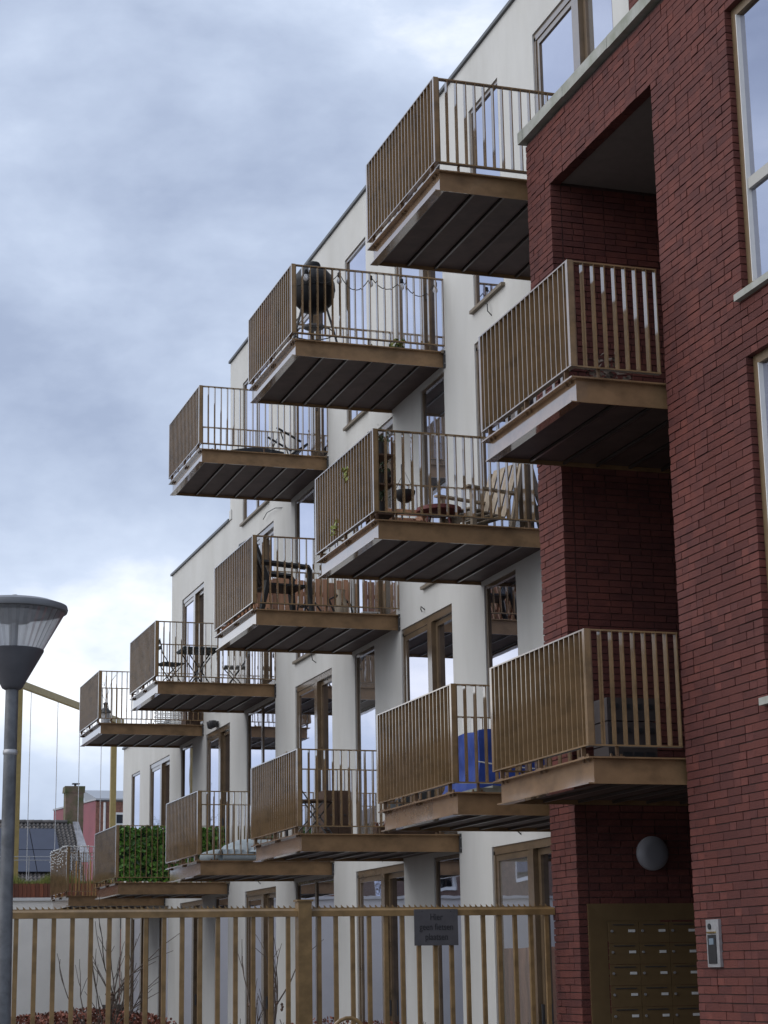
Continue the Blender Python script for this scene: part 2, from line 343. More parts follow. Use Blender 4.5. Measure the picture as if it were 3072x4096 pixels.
# upper storey set back behind the coping
part('upper_wall', MB().box(XW + .012, 9.6, BNEAR, 15.90, BTOP + .021, 12.6), M_MORTAR, bb)
# coping stones
y = BNEAR
while y < BY1 + .05:
    y2 = min(y + .98, BY1 + .06); part('coping_stone', MB().box(XB - .06, XB + .32, y, y2 - .006, BTOP, BTOP + .115, .003), M_COPING, bb); y = y2
# bricks
CH = .0605; BHt = .0525
def spans(a, b, cuts):
    res = [(a, b)]
    for c0, c1 in cuts:
        nr = []
        for s0, s1 in res:
            if c1 <= s0 or c0 >= s1: nr.append((s0, s1)); continue
            if c0 > s0: nr.append((s0, c0))
            if c1 < s1: nr.append((c1, s1))
        res = nr
    return res
front = []
ncourse = int(BTOP / CH)
rb = random.Random(3)
for kz in range(ncourse):
    z = kz * CH + .005; zc_ = z + BHt / 2; cuts = []
    if zc_ < OZ: cuts.append((OY0, OY1))
    for w in BWIN:
        if w[2] - .03 < zc_ < w[3]: cuts.append((w[0], w[1]))
    for s0, s1 in spans(9.0, BY1, cuts):
        # wild bond: stretchers and headers mixed, starting at the far end of each run
        t = s1; first = True
        while t - s0 > .03:
            ln = rb.choice((.205, .205, .205, .1)) if not first else ((.205, .1)[kz % 2])
            first = False
            if t - ln - s0 < .06: ln = t - s0
            front.append((t - ln, t, z, z + BHt)); t -= ln + .006
def seen(p):
    d = Vector(p) - EYE; w = d.dot(CF)
    u = FPX * d.dot(CR) / w; v = FPX * d.dot(CU) / w
    return abs(u) < 1536 and abs(v) < 2048
order = sorted([b for b in front if seen((XB, (b[0] + b[1]) / 2, b[2])) and b[1] - b[0] > .15], key=lambda b: (Vector((XB, (b[0] + b[1]) / 2, b[2])) - EYE).length)
solo = set(order[:300])
ub = MB().box(0, .1, -.5, .5, 0, 1); ubm = ub.mesh('brick', M_BRICKO)
rest = MB()
for b in front:
    j = rb.uniform(-.003, .0035)
    if b in solo:
        inst('brick', ubm, bb, (XB + j, (b[0] + b[1]) / 2, b[2]), 0, (1, b[1] - b[0], BHt + rb.uniform(-.003, .003)))
    else:
        rest.box(XB + j, XB + .1, b[0], b[1], b[2], b[3], .0018)
part('brick_courses', rest, M_BRICK, bb, kind='stuff')
jam = MB()
for kz in range(int(OZ / CH)):
    z = kz * CH + .005; t = XB + .112 + (kz % 2) * .1
    if kz % 2: jam.box(XB + .112, XB + .2, OY1 + rb.uniform(-.002, .002), OY1 + .1, z, z + BHt, .001)
    while t < 8.55:
        ln = rb.choice((.205, .205, .1)); jam.box(t, min(t + ln, 8.6), OY1 + rb.uniform(-.003, .003), OY1 + .1, z, z + BHt, .0015); t += ln + .01
part('opening_brickwork', jam, M_BRICK, bb, kind='stuff')
upb = MB()
for kz in range(int(3.2 / CH)):
    z = BTOP + .03 + kz * CH; t = 15.9
    while t > 10:
        ln = rb.choice((.205, .205, .1)); upb.box(XW + rb.uniform(-.002, .003), XW + .1, t - ln, t, z, z + BHt, .0015); t -= ln + .01
part('upper_brickwork', upb, M_BRICK, bb, kind='stuff')
for i, (y0, y1, z0, z1) in enumerate(BWIN):
    x = XB + .055; xb = x + .08; f = MB(); s = .075
    f.box(x, xb, y0, y1, z1 - s, z1); f.box(x, xb, y0, y1, z0, z0 + s); f.box(x, xb, y0, y0 + s, z0 + s, z1 - s); f.box(x, xb, y1 - s, y1, z0 + s, z1 - s)
    o = part('window', f, M_FRAMEB, bb)
    zt = z0 + .80
    part('transom', MB().box(x + .003, xb, y0 + s, y1 - s - .012, zt, zt + .085), mat('transom_grey', (.40, .39, .36), .6) if i == 0 else M_FRAMEB, o)
    part('white_bead', MB().box(x - .008, x + .03, y1 - s - .012, y1 - s - .004, z0 + s, z1 - s), M_WHITE, o)
    for a, b in ((z0 + s, zt), (zt + .085, z1 - s)): part('pane', MB().box(x + .03, x + .045, y0 + s, y1 - s - .012, a, b), M_GLASS, o)
    part('sill', MB().box(XB - .045, XB + .05, y0, y1 + .05, z0 - .05, z0 + .002), M_COPING, o)

# entrance fittings on and in the brick opening
ml = thing('mailbox_bank', 'bronze metal bank of mailboxes built into the dark brick opening', 'mailboxes', (7.6, OY1, 0))
MX0, MX1, MZ1, MY = 6.80, 8.5, 2.117, OY1 - .012
m_ = MB(); IX0, IZ1 = 6.962, 1.985
m_.quad((MX0, MY, .05), (IX0, MY + .008, .05), (IX0, MY + .008, IZ1), (MX0, MY, MZ1)); m_.quad((MX0, MY, MZ1), (IX0, MY + .008, IZ1), (MX1, MY + .008, IZ1), (MX1, MY, MZ1))
m_.box(MX0, MX1, MY + .0005, OY1 + .05, MZ1, MZ1 + .01); m_.box(MX0 - .012, MX0, MY, OY1 + .05, .05, MZ1 + .01)
M_MAIL = mat('mailbox_bronze', (.15, .098, .045), .42, noise=.2, nscale=4)
part('surround', m_, M_MAIL, ml)
part('back_plate', MB().box(IX0, MX1, MY + .012, OY1 + .02, .05, IZ1), M_MAIL, ml)
dm = MB().box(0, .2825, -.006, 0, 0, .173).mesh('mailbox_door', M_MAIL); pm = MB().box(0, .062, -.004, 0, 0, .022).mesh('name_plate', M_WHITE)
km = MB().tube([(0, 0, 0), (0, -.012, 0)], .011, 8).mesh('lock', M_GALV); fm = MB().box(0, .2, -.004, 0, 0, .008).mesh('slot_flap', M_DKMETAL)
for r_ in range(10):
    for q in range(5):
        x = IX0 + .012 + q * .286; z = IZ1 - .012 - (r_ + 1) * .1765
        d = inst('mailbox_door', dm, ml, (x, MY + .012, z)); ORG[d] = (x, MY + .012, z)
        inst('name_plate', pm, d, (x + .185, MY + .0035, z + .09)); inst('lock', km, d, (x + .03, MY + .004, z + .1)); inst('slot_flap', fm, d, (x + .04, MY + .0035, z + .148))
wlp = thing('wall_lamp', 'unlit round grey wall lamp high in the dark brick opening', 'lamp', (7.40, OY1, 2.55))
part('base', MB().tube([(7.40, OY1 + .02, 2.55), (7.40, OY1 - .04, 2.55)], .13, 28), M_DKMETAL, wlp)
part('shade', MB().tube([(7.40, OY1 - .04, 2.55), (7.40, OY1 - .07, 2.55), (7.40, OY1 - .095, 2.55), (7.40, OY1 - .105, 2.55)], [.148, .146, .12, .07], 28), mat('opal_shade', (.20, .20, .22), .4), wlp, smooth=True)
ic = thing('door_intercom', 'slim steel door intercom on the brick wall at the lower right', 'intercom', (XB, 12.88, 1.6))
part('plate', MB().box(XB - .022, XB + .004, 12.785, 12.98, 1.585, 1.925), M_GALV, ic)
part('speaker_panel', MB().box(XB - .028, XB - .022, 12.83, 12.955, 1.61, 1.815), M_BLACK, ic)
part('screen', MB().box(XB - .031, XB - .028, 12.86, 12.93, 1.745, 1.79), mat('intercom_screen', (.16, .2, .24), .2), ic)
part('camera_lens', MB().tube([(XB - .022, 12.92, 1.875), (XB - .03, 12.92, 1.875)], .022, 14), M_BLACK, ic)
part('call_button', MB().box(XB - .034, XB - .022, 12.83, 12.955, 1.826, 1.838), mat('brass', (.6, .45, .2), .3, metal=1), ic)

# ------------------------------------------------------------------ balconies
XR = 5.8922; HB, HP = .28, .892
BT, BD = .011, .058                       # bar thickness and depth
barF = MB().box(0, BD, -BT / 2, BT / 2, 0, HP - .024).mesh('baluster', M_BAR)
barS = MB().box(-BT / 2, BT / 2, 0, BD, 0, HP - .024).mesh('baluster', M_BAR)
barS2 = MB().box(-BT / 2, BT / 2, -BD, 0, 0, HP - .024).mesh('baluster', M_BAR)
sf = MB().box(.0, .036, -.008, .008, .01, .081).box(-.004, .07, -.055, .055, 0, .01)
for s_ in (-.042, .042): sf.tube([(.035, s_, .01), (.035, s_, .03)], .011, 6).tube([(.035, s_, -.03), (.035, s_, -.012)], .011, 6)
standm = sf.mesh('standoff', M_STAND)
def balcony(kk, y0, z0, w, label, depth=1.99, dx=0.0, deck_to=None, far=True):
    x0 = XR + dx; x1 = x0 + depth; y1 = y0 + w; xd = deck_to or x1
    t = thing('balcony', label, 'balcony', (x0, y0, z0), group='steel balconies on the facade')
    zb = z0 + HB; zt = zb + HP
    # railings
    fr = part('front_railing', MB().box(x0, x0 + .05, y0, y1, zt - .012, zt).box(x0, x0 + .05, y0, y1, zb, zb + .012)
              .box(x0 - .001, x0 + .047, y0 - .001, y0 + .042, zb + .012, zt - .012).box(x0 - .001, x0 + .047, y1 - .042, y1 + .001, zb + .012, zt - .012), M_BAR, t)
    n = round(w / .1); st = w / n
    for i in range(1, n): inst('baluster', barF, fr, (x0 + .002, y0 + i * st, zb + .012))
    for i in range(3): inst('standoff', standm, fr, (x0 + .008, y0 + .16 + i * (w - .32) / 2, z0 + .2))
    for yy, bm, sg in ((y0, barS, 1), (y1, barS2, -1)):
        if sg < 0 and not far: continue
        a, b = (yy + .012, yy + .062) if sg > 0 else (yy - .062, yy - .012)
        r = part('side_railing', MB().box(x0 + .052, x1, a, b, zt - .012, zt).box(x0 + .052, x1, a, b, zb, zb + .012)
                 .box(x1 - .012, x1 - .003, a + .001, b - .001, zb + .012, zt - .012).box(x0 + .053, x0 + .062, a, b, zb + .012, zt - .012), M_BAR, t)
        m = round(depth / .1); s2 = depth / m
        for i in range(1, m): inst('baluster', bm, r, (x0 + .05 + i * (depth - .05) / m, yy + sg * .014, zb + .012))
        for i in range(3 if depth > 1 else 1):
            inst('standoff', standm, r, (x0 + .26 + i * (depth - .5) / 2, yy + sg * .045, z0 + .2), R(90))
    # deck: channel-section edge beams with outward flanges, floor, folded soffit sheets
    e_ = .058; h = .2
    b = MB().box(x0 + e_, x0 + e_ + .012, y0 + e_, y1 - e_, z0 + .01, z0 + h - .012).box(x0, x0 + .1, y0 + .002, y1 - .002, z0 + h - .012, z0 + h).box(x0 + .012, x0 + .1, y0 + e_ - .004, y1 - e_ - .001, z0, z0 + .01)
    part('edge_beam', b, M_BRONZE, t)
    b = MB().box(x0 + e_ - .002, xd, y0 + e_ - .012, y0 + e_, z0 + .0, z0 + h - .0125).box(x0 + .102, xd, y0, y0 + .1, z0 + h - .012, z0 + h)
    part('edge_beam', b, M_BRONZE, t)
    b = MB().box(x0 + e_, xd, y1 - e_, y1 - e_ + .012, z0 + .0105, z0 + h - .0125).box(x0 + .102, xd, y1 - .1, y1, z0 + h - .012, z0 + h)
    part('edge_beam', b, M_BRONZE, t)
    part('floor', MB().box(x0 + .102, xd, y0 + .102, y1 - .102, z0 + .15, z0 + h - .002), M_DECK, t)
    n = max(2, round((xd - x0 - .1) / .335)); sw = (xd - x0 - .1) / n
    for i in range(n):
        a = x0 + .1 + i * sw
        s = MB(); ya, yb = y0 + e_ + .002, y1 - e_ - .002; zp = z0 + .05
        prof = [(a + .03, zp), (a + sw - .002, zp)]
        for q in range(1):
            (xa, za), (xb_, zb_) = prof[q], prof[q + 1]
            s.quad((xa, ya, za), (xa, yb, za), (xb_, yb, zb_), (xb_, ya, zb_))
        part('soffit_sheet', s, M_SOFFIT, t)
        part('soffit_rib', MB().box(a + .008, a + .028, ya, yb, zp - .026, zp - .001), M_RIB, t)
    if not deck_to:
        o = part('wall_bracket', MB().box(x1 - .02, x1 - .002, y0 - .01, y0 + .034, z0 - .01, z0 + h + .01), M_DKMETAL, t)
        for zz_ in (z0 + .04, z0 + h - .04): part('bolt', MB().tube([(x1 - .011, y0 - .010, zz_), (x1 - .011, y0 - .022, zz_)], .008, 6), M_GALV, o)
    return t
WB, WA = 2.215, 2.009
BAL = [('3b', 16.229, 8.94, 'empty top-floor balcony highest in the picture, rising over the brick parapet'),
       ('3c', 21.516, 8.94, 'top-floor balcony with a black kettle barbecue and string lights'),
       ('3d', 26.736, 8.94, 'top-floor balcony farthest left, with a low black lounger'),
       ('2b', 18.335, 5.941, 'middle-row balcony next to the brick wing, with a red round table and wooden chair'),
       ('2c', 23.492, 5.941, 'middle-row balcony with a black plastic armchair and brown wooden screens'),
       ('2d', 29.87, 5.941, 'middle-row balcony with a folding bistro table and two chairs'),
       ('2e', 35.201, 5.941, 'middle-row balcony farthest left, with a lantern and a white wire basket'),
       ('1b', 16.154, 2.941, 'first-floor balcony holding a blue tarpaulin, beside the brick wing'),
       ('1c', 21.377, 2.941, 'third lower-row balcony from the right, overlapped by the blue-tarpaulin balcony'),
       ('1d', 26.669, 2.941, 'lower-row balcony with a pale grey-blue inflatable mat on its floor'),
       ('1e', 33.131, 2.941, 'lower-row balcony with green artificial ivy over its side railing'),
       ('1f', 38.619, 2.941, 'lowest farthest left balcony hung with white fairy lights')]
for kk, y, z, lab in BAL: balcony(kk, y, z, WB, lab)
balcony('2a', 13.261, 5.941, WA, 'upper of the two balconies set in the brick opening', XB - XR - .0212, .0212, 8.58, True)
balcony('1a', 13.225, 2.941, WA, 'lower of the two balconies set in the brick opening, nearest the camera', XB - XR - .0212, .0212, 8.58, True)
D3, D2, D1 = 8.94 + .202, 5.941 + .202, 2.941 + .202          # deck tops

# ------------------------------------------------------------------ things on the balconies
# kettle barbecue
t = thing('kettle_barbecue', 'black kettle barbecue on three legs at the corner of a top-floor balcony', 'barbecue', (6.28, 21.9, D3))
part('bowl', MB().lathe([(.05, .50), (.15, .52), (.225, .60), (.262, .70), (.27, .78)], 28), M_KETTLE, t, False, True)
part('lid', MB().lathe([(.277, .782), (.272, .86), (.235, .97), (.16, 1.06), (.07, 1.10), (.01, 1.105)], 28), M_KETTLE, t, False, True)
part('lid_cap', MB().lathe([(.09, 1.09), (.095, 1.12), (.08, 1.15), (.02, 1.165)], 14), M_KETTLE, t, False, True)
part('side_handle', MB().tube([(-.26, .06, .75), (-.34, .05, .76), (-.34, -.05, .76), (-.26, -.06, .75)], .016, 6), M_RED, t, False)
for a in (200, 320, 80): part('leg', MB().tube([(.17 * math.cos(R(a)), .17 * math.sin(R(a)), .56), (.33 * math.cos(R(a)), .33 * math.sin(R(a)), 0)], .014, 6), M_DKMETAL, t, False)
part('ash_tray', MB().lathe([(.03, .27), (.13, .29), (.14, .31)], 16), M_GALV, t, False, True)
part('shelf_ring', MB().tube([(.26 * math.cos(R(a)), .26 * math.sin(R(a)), .22) for a in range(0, 361, 30)], .008, 5), M_DKMETAL, t, False)
# string lights
t = thing('string_lights', 'string of clear bulbs on a sagging black cable along a top-floor balcony rail', 'lights', (6.9, 21.55, 10.1))
bx = [6.10, 6.53, 6.94, 7.35, 7.80]; pts = []
for i in range(len(bx) - 1):
    for q in range(8):
        u = q / 8; pts.append((bx[i] + (bx[i + 1] - bx[i]) * u, 21.60, 10.075 - .17 * 4 * u * (1 - u) * (.9 + .3 * (i % 2))))
pts.append((bx[-1], 21.60, 10.075))
part('cable', MB().tube(pts, .006, 5), M_CABLE, t)
for x in bx:
    o = part('socket', MB().lathe([(.02, 0), (.024, .01), (.024, .055), (.015, .065)], 10, (x, 21.60, 10.02)), M_BLACK, t, smooth=True)
    part('bulb', MB().lathe([(.012, -.085), (.030, -.065), (.033, -.04), (.02, -.01), (.018, 0)], 12, (x, 21.60, 10.018)), mat('clear_bulb', (.75, .76, .78), .08, spec=.8), o, smooth=True)
# red cloth hung inside the front railing
t = MB()
for i in range(8):
    a, b = 22.55 + i * .07, 22.55 + (i + 1) * .07; f = lambda q: .012 * math.sin(q * 2.4)
    t.box(5.955 + f(i), 5.962 + f(i + 1), a, b, 9.48, 10.08)
single('hanging_cloth', t, mat('orange_cloth', (.34, .09, .04), .9, noise=.3), 'orange-red cloth hung behind the front bars of the barbecue balcony', 'cloth', (5.96, 22.8, 9.48))
# low planters and clutter at the barbecue balcony
for i, (x, y, w, h, m, lab) in enumerate(((7.05, 22.3, .42, .10, M_WOODD, 'low brown seed tray on the deck beside the barbecue'), (7.45, 22.1, .22, .16, M_DKMETAL, 'small dark flower pot near the door of the barbecue balcony'))):
    tt = thing('planter', lab, 'planter', (x, y, D3))
    part('pot', MB().lathe([(w * .38, 0), (w * .5, h), (w * .5, h + .015), (w * .44, h + .015), (w * .44, h - .03)], 16), m, tt, False, True)
    lv = MB()
    for q in range(60): lv.leaf((random.gauss(0, w * .25), random.gauss(0, w * .25), h + abs(random.gauss(0, .06))), .07)
    part('leaves', lv, M_GRASS, tt, False)
def folding_chair(name, label, loc, rz, m):
    t = thing(name, label, 'chair', loc, rz, None)
    for i in range(4): part('seat_slat', MB().box(-.19, .19, -.19 + i * .098, -.105 + i * .098, .44, .458), m, t, False)
    for s in (-.185, .185):
        part('leg', MB().tube([(s, -.22, 0), (s, .20, .60), (s, .25, .84)], .009, 5), M_DKMETAL, t, False)
        part('leg', MB().tube([(s * .92, .22, 0), (s * .92, -.18, .45)], .009, 5), M_DKMETAL, t, False)
    for z in (.66, .76): part('back_slat', MB().box(-.19, .19, .225 + (z - .66) * .2, .24 + (z - .66) * .2, z, z + .06), m, t, False)
    part('stretcher', MB().tube([(-.18, -.15, .1), (.18, -.15, .1)], .007, 5), M_DKMETAL, t, False)
    return t
M_TEAL = mat('dark_teal_paint', (.03, .045, .05), .5, noise=.2)
folding_chair('bistro_chair', 'dark folding bistro chair left of the folding table', (6.36, 31.0, D2), R(100), M_TEAL)
folding_chair('bistro_chair', 'pale-backed folding bistro chair right of the folding table', (7.50, 31.1, D2), R(-100), mat('pale_paint', (.4, .4, .38), .6))
t = thing('bistro_table', 'small square folding bistro table on a middle-row balcony', 'table', (6.84, 31.0, D2))
part('table_top', MB().box(-.31, .31, -.3, .3, .69, .71).box(-.30, .30, -.29, .29, .67, .69), M_TEAL, t, False)
for yy in (-.22, .22):
    part('leg', MB().tube([(-.24, yy, 0), (.24, yy, .67)], .012, 5), M_DKMETAL, t, False); part('leg', MB().tube([(.24, yy * .9, 0), (-.24, yy * .9, .67)], .012, 5), M_DKMETAL, t, False)
part('stretcher', MB().tube([(0, -.22, .335), (0, .22, .335)], .008, 5), M_DKMETAL, t, False)
# lounger
t = thing('lounger', 'low black folding lounger on the farthest top-floor balcony', 'lounger', (6.95, 27.9, D3))
cu = MB()
for i in range(10):
    a, b = -.52 + i * .1, -.52 + (i + 1) * .1; za, zb_ = .16 + .10 * math.sin(max(0, (a + .5)) * 2.6), .16 + .10 * math.sin(max(0, (b + .5)) * 2.6)
    cu.add([(a, -.27, za), (b, -.27, zb_), (b, .27, zb_), (a, .27, za), (a, -.27, za + .06), (b, -.27, zb_ + .06), (b, .27, zb_ + .06), (a, .27, za + .06)], [(0, 3, 2, 1), (4, 5, 6, 7), (0, 1, 5, 4), (2, 3, 7, 6), (1, 2, 6, 5), (0, 4, 7, 3)])
part('seat', cu, M_BLACK, t, False)
for s in (-.28, .28):
    part('frame', MB().tube([(-.55, s, .13), (.3, s, .2), (.62, s, .10)], .014, 6), M_DKMETAL, t, False)
    part('leg', MB().tube([(-.35, s, .15), (-.45, s, 0)], .012, 5), M_DKMETAL, t, False)
    part('arm_brace', MB().tube([(.25, s, .22), (.42, s, .60), (.62, s, .02)], .013, 5), M_DKMETAL, t, False)
    part('armrest', MB().tube([(.36, s, .66), (.75, s, .46)], .018, 6), M_BLACK, t, False)
part('backrest', MB().box(.50, 1.0, -.26, .26, 0, .001).add([(.48, -.25, .18), (.86, -.25, .46), (.86, .25, .46), (.48, .25, .18), (.5, -.25, .15), (.88, -.25, .43), (.88, .25, .43), (.5, .25, .15)], [(0, 1, 2, 3), (4, 7, 6, 5), (0, 4, 5, 1), (3, 2, 6, 7), (1, 5, 6, 2), (0, 3, 7, 4)]), M_BLACK, t, False)

# red round table, crate, bowls, corner plant stand and wooden armchair (balcony beside the brick wing)
t = thing('round_table', 'low round red table on the balcony beside the brick wing', 'table', (6.95, 19.3, D2))
part('table_top', MB().lathe([(.21, .335), (.25, .35), (.25, .39), (.22, .40)], 28), M_RED, t, False, True)
for a in (20, 110, 200, 290): part('leg', MB().tube([(.15 * math.cos(R(a)), .15 * math.sin(R(a)), .34), (.22 * math.cos(R(a)), .22 * math.sin(R(a)), 0)], .012, 5), M_RED, t, False)
t = thing('wooden_crate', 'low orange-brown slatted crate beside the red table', 'crate', (6.55, 19.6, D2))
for z in (.12, .24, .36):
    for yy in (-.2, .19): part('slat', MB().box(-.3, .3, yy, yy + .015, z - .04, z + .03), M_WOODO, t, False)
    for xx in (-.3, .285): part('slat', MB().box(xx, xx + .015, -.184, .184, z - .04, z + .03), M_WOODO, t, False)
for xx in (-.28, .25):
    for yy in (-.18, .155): part('post', MB().box(xx, xx + .03, yy, yy + .03, 0, .38), M_WOODO, t, False)
t = thing('plant_stand', 'tall dark brown wooden plant stand in the balcony corner left of the red table', 'shelf', (6.08, 18.72, D2))
for xx in (-.09, .09):
    for yy in (-.17, .17): part('post', MB().box(xx - .012, xx + .012, yy - .012, yy + .012, 0, .95), M_WOODD, t, False)
for z in (.1, .42, .74): part('shelf', MB().box(-.1, .1, -.19, .19, z, z + .02), M_WOODD, t, False)
for i, (z, yy) in enumerate(((.12, 0), (.44, .05), (.76, -.04))):
    o = part('pot', MB().lathe([(.05, z), (.075, z + .14), (.08, z + .15)], 14, (0, yy, 0)), M_DKMETAL, t, False, True)
    lv = MB()
    for q in range(70): lv.leaf((random.gauss(0, .05), yy + random.gauss(0, .08), z + .15 + abs(random.gauss(0, .08))), .05)
    part('leaves', lv, M_LEAFD, o, False)
for i, (x, y, z, lab) in enumerate(((6.66, 19.6, 6.66, 'black hanging bowl planter above the wooden crate'), (6.45, 19.6, 6.86, 'smaller black bowl planter in the corner beside the plant stand'))):
    t = thing('hanging_bowl', lab, 'planter', (x, y, z)); r = .115 - .02 * i
    part('bowl', MB().lathe([(r * .35, 0), (r * .75, .03), (r, .1), (r * 1.03, .13), (r * .9, .13)], 20), M_BLACK, t, False, True)
    part('hanger', MB().tube([(-r, 0, .13), (0, 0, .36), (r, 0, .13)], .004, 4).tube([(0, 0, .36), (0, 0, .46)], .004, 4), M_CABLE, t, False)
    part('stand_rod', MB().tube([(0, .1, .46), (0, .1, D2 - z)], .008, 5).tube([(0, 0, .46), (0, .1, .46)], .008, 5), M_DKMETAL, t, False)
t = thing('garden_armchair', 'pale wooden slatted armchair against the wall beside the brick wing', 'chair', (7.40, 19.35, D2), R(-72))
for i in range(5): part('seat_slat', MB().box(-.24, .24, -.26 + i * .1, -.175 + i * .1, .36 - i * .015, .378 - i * .015), M_WOOD, t, False)
for i in range(4): part('back_slat', MB().add([(-.22 + i * .118, .24, .33), (-.135 + i * .118, .24, .33), (-.135 + i * .118, .46, .98), (-.22 + i * .118, .46, .98), (-.22 + i * .118, .26, .33), (-.135 + i * .118, .26, .33), (-.135 + i * .118, .48, .98), (-.22 + i * .118, .48, .98)], [(0, 1, 2, 3), (4, 7, 6, 5), (0, 4, 5, 1), (1, 5, 6, 2), (2, 6, 7, 3), (3, 7, 4, 0)]), M_WOOD, t, False)
for s in (-.29, .25):
    part('front_leg', MB().box(s, s + .04, -.28, -.22, 0, .58), M_WOOD, t, False); part('rear_leg', MB().add([(s, .22, 0), (s + .04, .22, 0), (s + .04, .28, 0), (s, .28, 0), (s, .44, .95), (s + .04, .44, .95), (s + .04, .49, .95), (s, .49, .95)], [(0, 3, 2, 1), (4, 5, 6, 7), (0, 1, 5, 4), (2, 3, 7, 6), (1, 2, 6, 5), (0, 4, 7, 3)]), M_WOOD, t, False)
    part('armrest', MB().box(s - .02, s + .06, -.34, .36, .58, .602), M_WOOD, t, False)
part('apron', MB().box(-.25, .25, -.25, -.23, .24, .33), M_WOOD, t, False)
# climbing leaves poking through the front bars
for (y, z, lab) in ((19.35, 6.88, 'yellow-green sprig poking through upper front bars of the balcony by the brick wing'), (19.75, 6.35, 'yellow-green leaves poking through lower front bars of the balcony by the brick wing')):
    lv = MB()
    for q in range(15): lv.leaf((XR - .01 + random.gauss(0, .012), y + random.gauss(0, .05), z + random.gauss(0, .05)), .06)
    single('leaf_sprig', lv, mat('yellow_leaf', (.24, .27, .06), .6), lab, 'plant', (XR, y, z))

# black plastic armchair, screens and clutter (balcony with wooden screens)
t = thing('plastic_armchair', 'black plastic garden armchair on the balcony with wooden screens', 'chair', (6.45, 24.25, D2), R(97))
t.scale = (1.1, 1.18, 1.04)
part('seat', MB().box(-.25, .25, -.24, .22, .40, .43, .004), M_BLACK, t, False)
bk = MB()
for i in range(5): bk.add([(-.22 + i * .096, .2, .44), (-.155 + i * .096, .2, .44), (-.15 + i * .092, .36, .92), (-.205 + i * .092, .36, .92), (-.22 + i * .096, .23, .44), (-.155 + i * .096, .23, .44), (-.15 + i * .092, .38, .92), (-.205 + i * .092, .38, .92)], [(0, 1, 2, 3), (4, 7, 6, 5), (0, 4, 5, 1), (1, 5, 6, 2), (2, 6, 7, 3), (3, 7, 4, 0)])
part('backrest', bk, M_BLACK, t, False)
part('back_frame', MB().tube([(-.26, .22, .42), (-.25, .38, .9), (-.15, .41, .97), (.15, .41, .97), (.25, .38, .9), (.26, .22, .42)], .032, 6), M_BLACK, t, False, True)
for s in (-.27, .27):
    part('armrest', MB().tube([(s, .33, .68), (s * 1.05, 0, .66), (s * 1.05, -.24, .65), (s * 1.02, -.27, .58)], .038, 6), M_BLACK, t, False, True)
    part('leg', MB().tube([(s * 1.02, -.26, .62), (s, -.25, .4), (s * 1.1, -.29, 0)], [.034, .046, .03], 6), M_BLACK, t, False, True)
    part('leg', MB().tube([(s * .95, .24, .44), (s * 1.05, .33, 0)], [.046, .03], 6), M_BLACK, t, False, True)
t = thing('wooden_screen', 'brown wooden board screen behind the black plastic armchair', 'screen', (6.9, 25.6, D2))
x = 5.98; i = 0
while x < 7.82:
    w = random.uniform(.075, .12); inst('board', MB().box(0, w - .008, 0, .018, 0, 1).mesh('board', M_WOODO), t, (x, 25.60 + random.uniform(0, .006), D2 + .02), 0, (1, 1, random.uniform(.80, .88))); x += w
part('rail', MB().box(5.98, 7.82, 25.622, 25.64, D2 + .2, D2 + .26), M_WOODO, t); part('rail', MB().box(5.98, 7.82, 25.622, 25.64, D2 + .62, D2 + .68), M_WOODO, t)
t = thing('trellis', 'dark brown lattice trellis behind the front bars beside the plastic armchair', 'trellis', (5.99, 24.2, D2))
for i in range(9):
    for s in (1, -1):
        y = 23.62 + i * .2; a = (5.985 + (s > 0) * .012, y, D2 + .04); b = (5.985 + (s > 0) * .012, y + s * .5, D2 + .9)
        if 23.55 < b[1] < 25.6: part('lath', MB().tube([a, b], .02, 4), M_WOODO, t)
t = thing('folded_chair', 'black folded chair frame lying low in front of the wooden screen', 'chair', (7.0, 24.3, D2))
part('frame', MB().tube([(-.2, 0, .03), (-.17, 0, .30), (-.05, 0, .27), (.12, 0, .05)], .014, 5), M_BLACK, t, False); part('frame', MB().tube([(-.2, .4, .03), (-.17, .4, .30), (-.05, .4, .27), (.12, .4, .05)], .014, 5), M_BLACK, t, False)
part('sling', MB().box(-.16, -.06, .0, .4, .268, .28), M_BLACK, t, False)
t = thing('stoneware_jar', 'pale stoneware jar with a black strap by the wooden screen', 'jar', (7.38, 24.5, D2))
part('body', MB().lathe([(.07, 0), (.1, .05), (.1, .25), (.07, .36), (.05, .42), (.06, .5)], 16), M_WOOD, t, False, True)
part('handle', MB().tube([(-.1, 0, .2), (-.17, 0, .36), (-.02, 0, .44), (.14, 0, .3), (.17, 0, .12)], .016, 5), M_BLACK, t, False)
t = thing('storage_box', 'small white plastic box on the deck before the wooden screen', 'box', (7.68, 24.2, D2))
part('body', MB().box(-.11, .11, -.1, .1, 0, .12, .004), M_WHITE, t, False); part('lid', MB().box(-.12, .12, -.11, .11, .121, .14), M_WHITE, t, False)
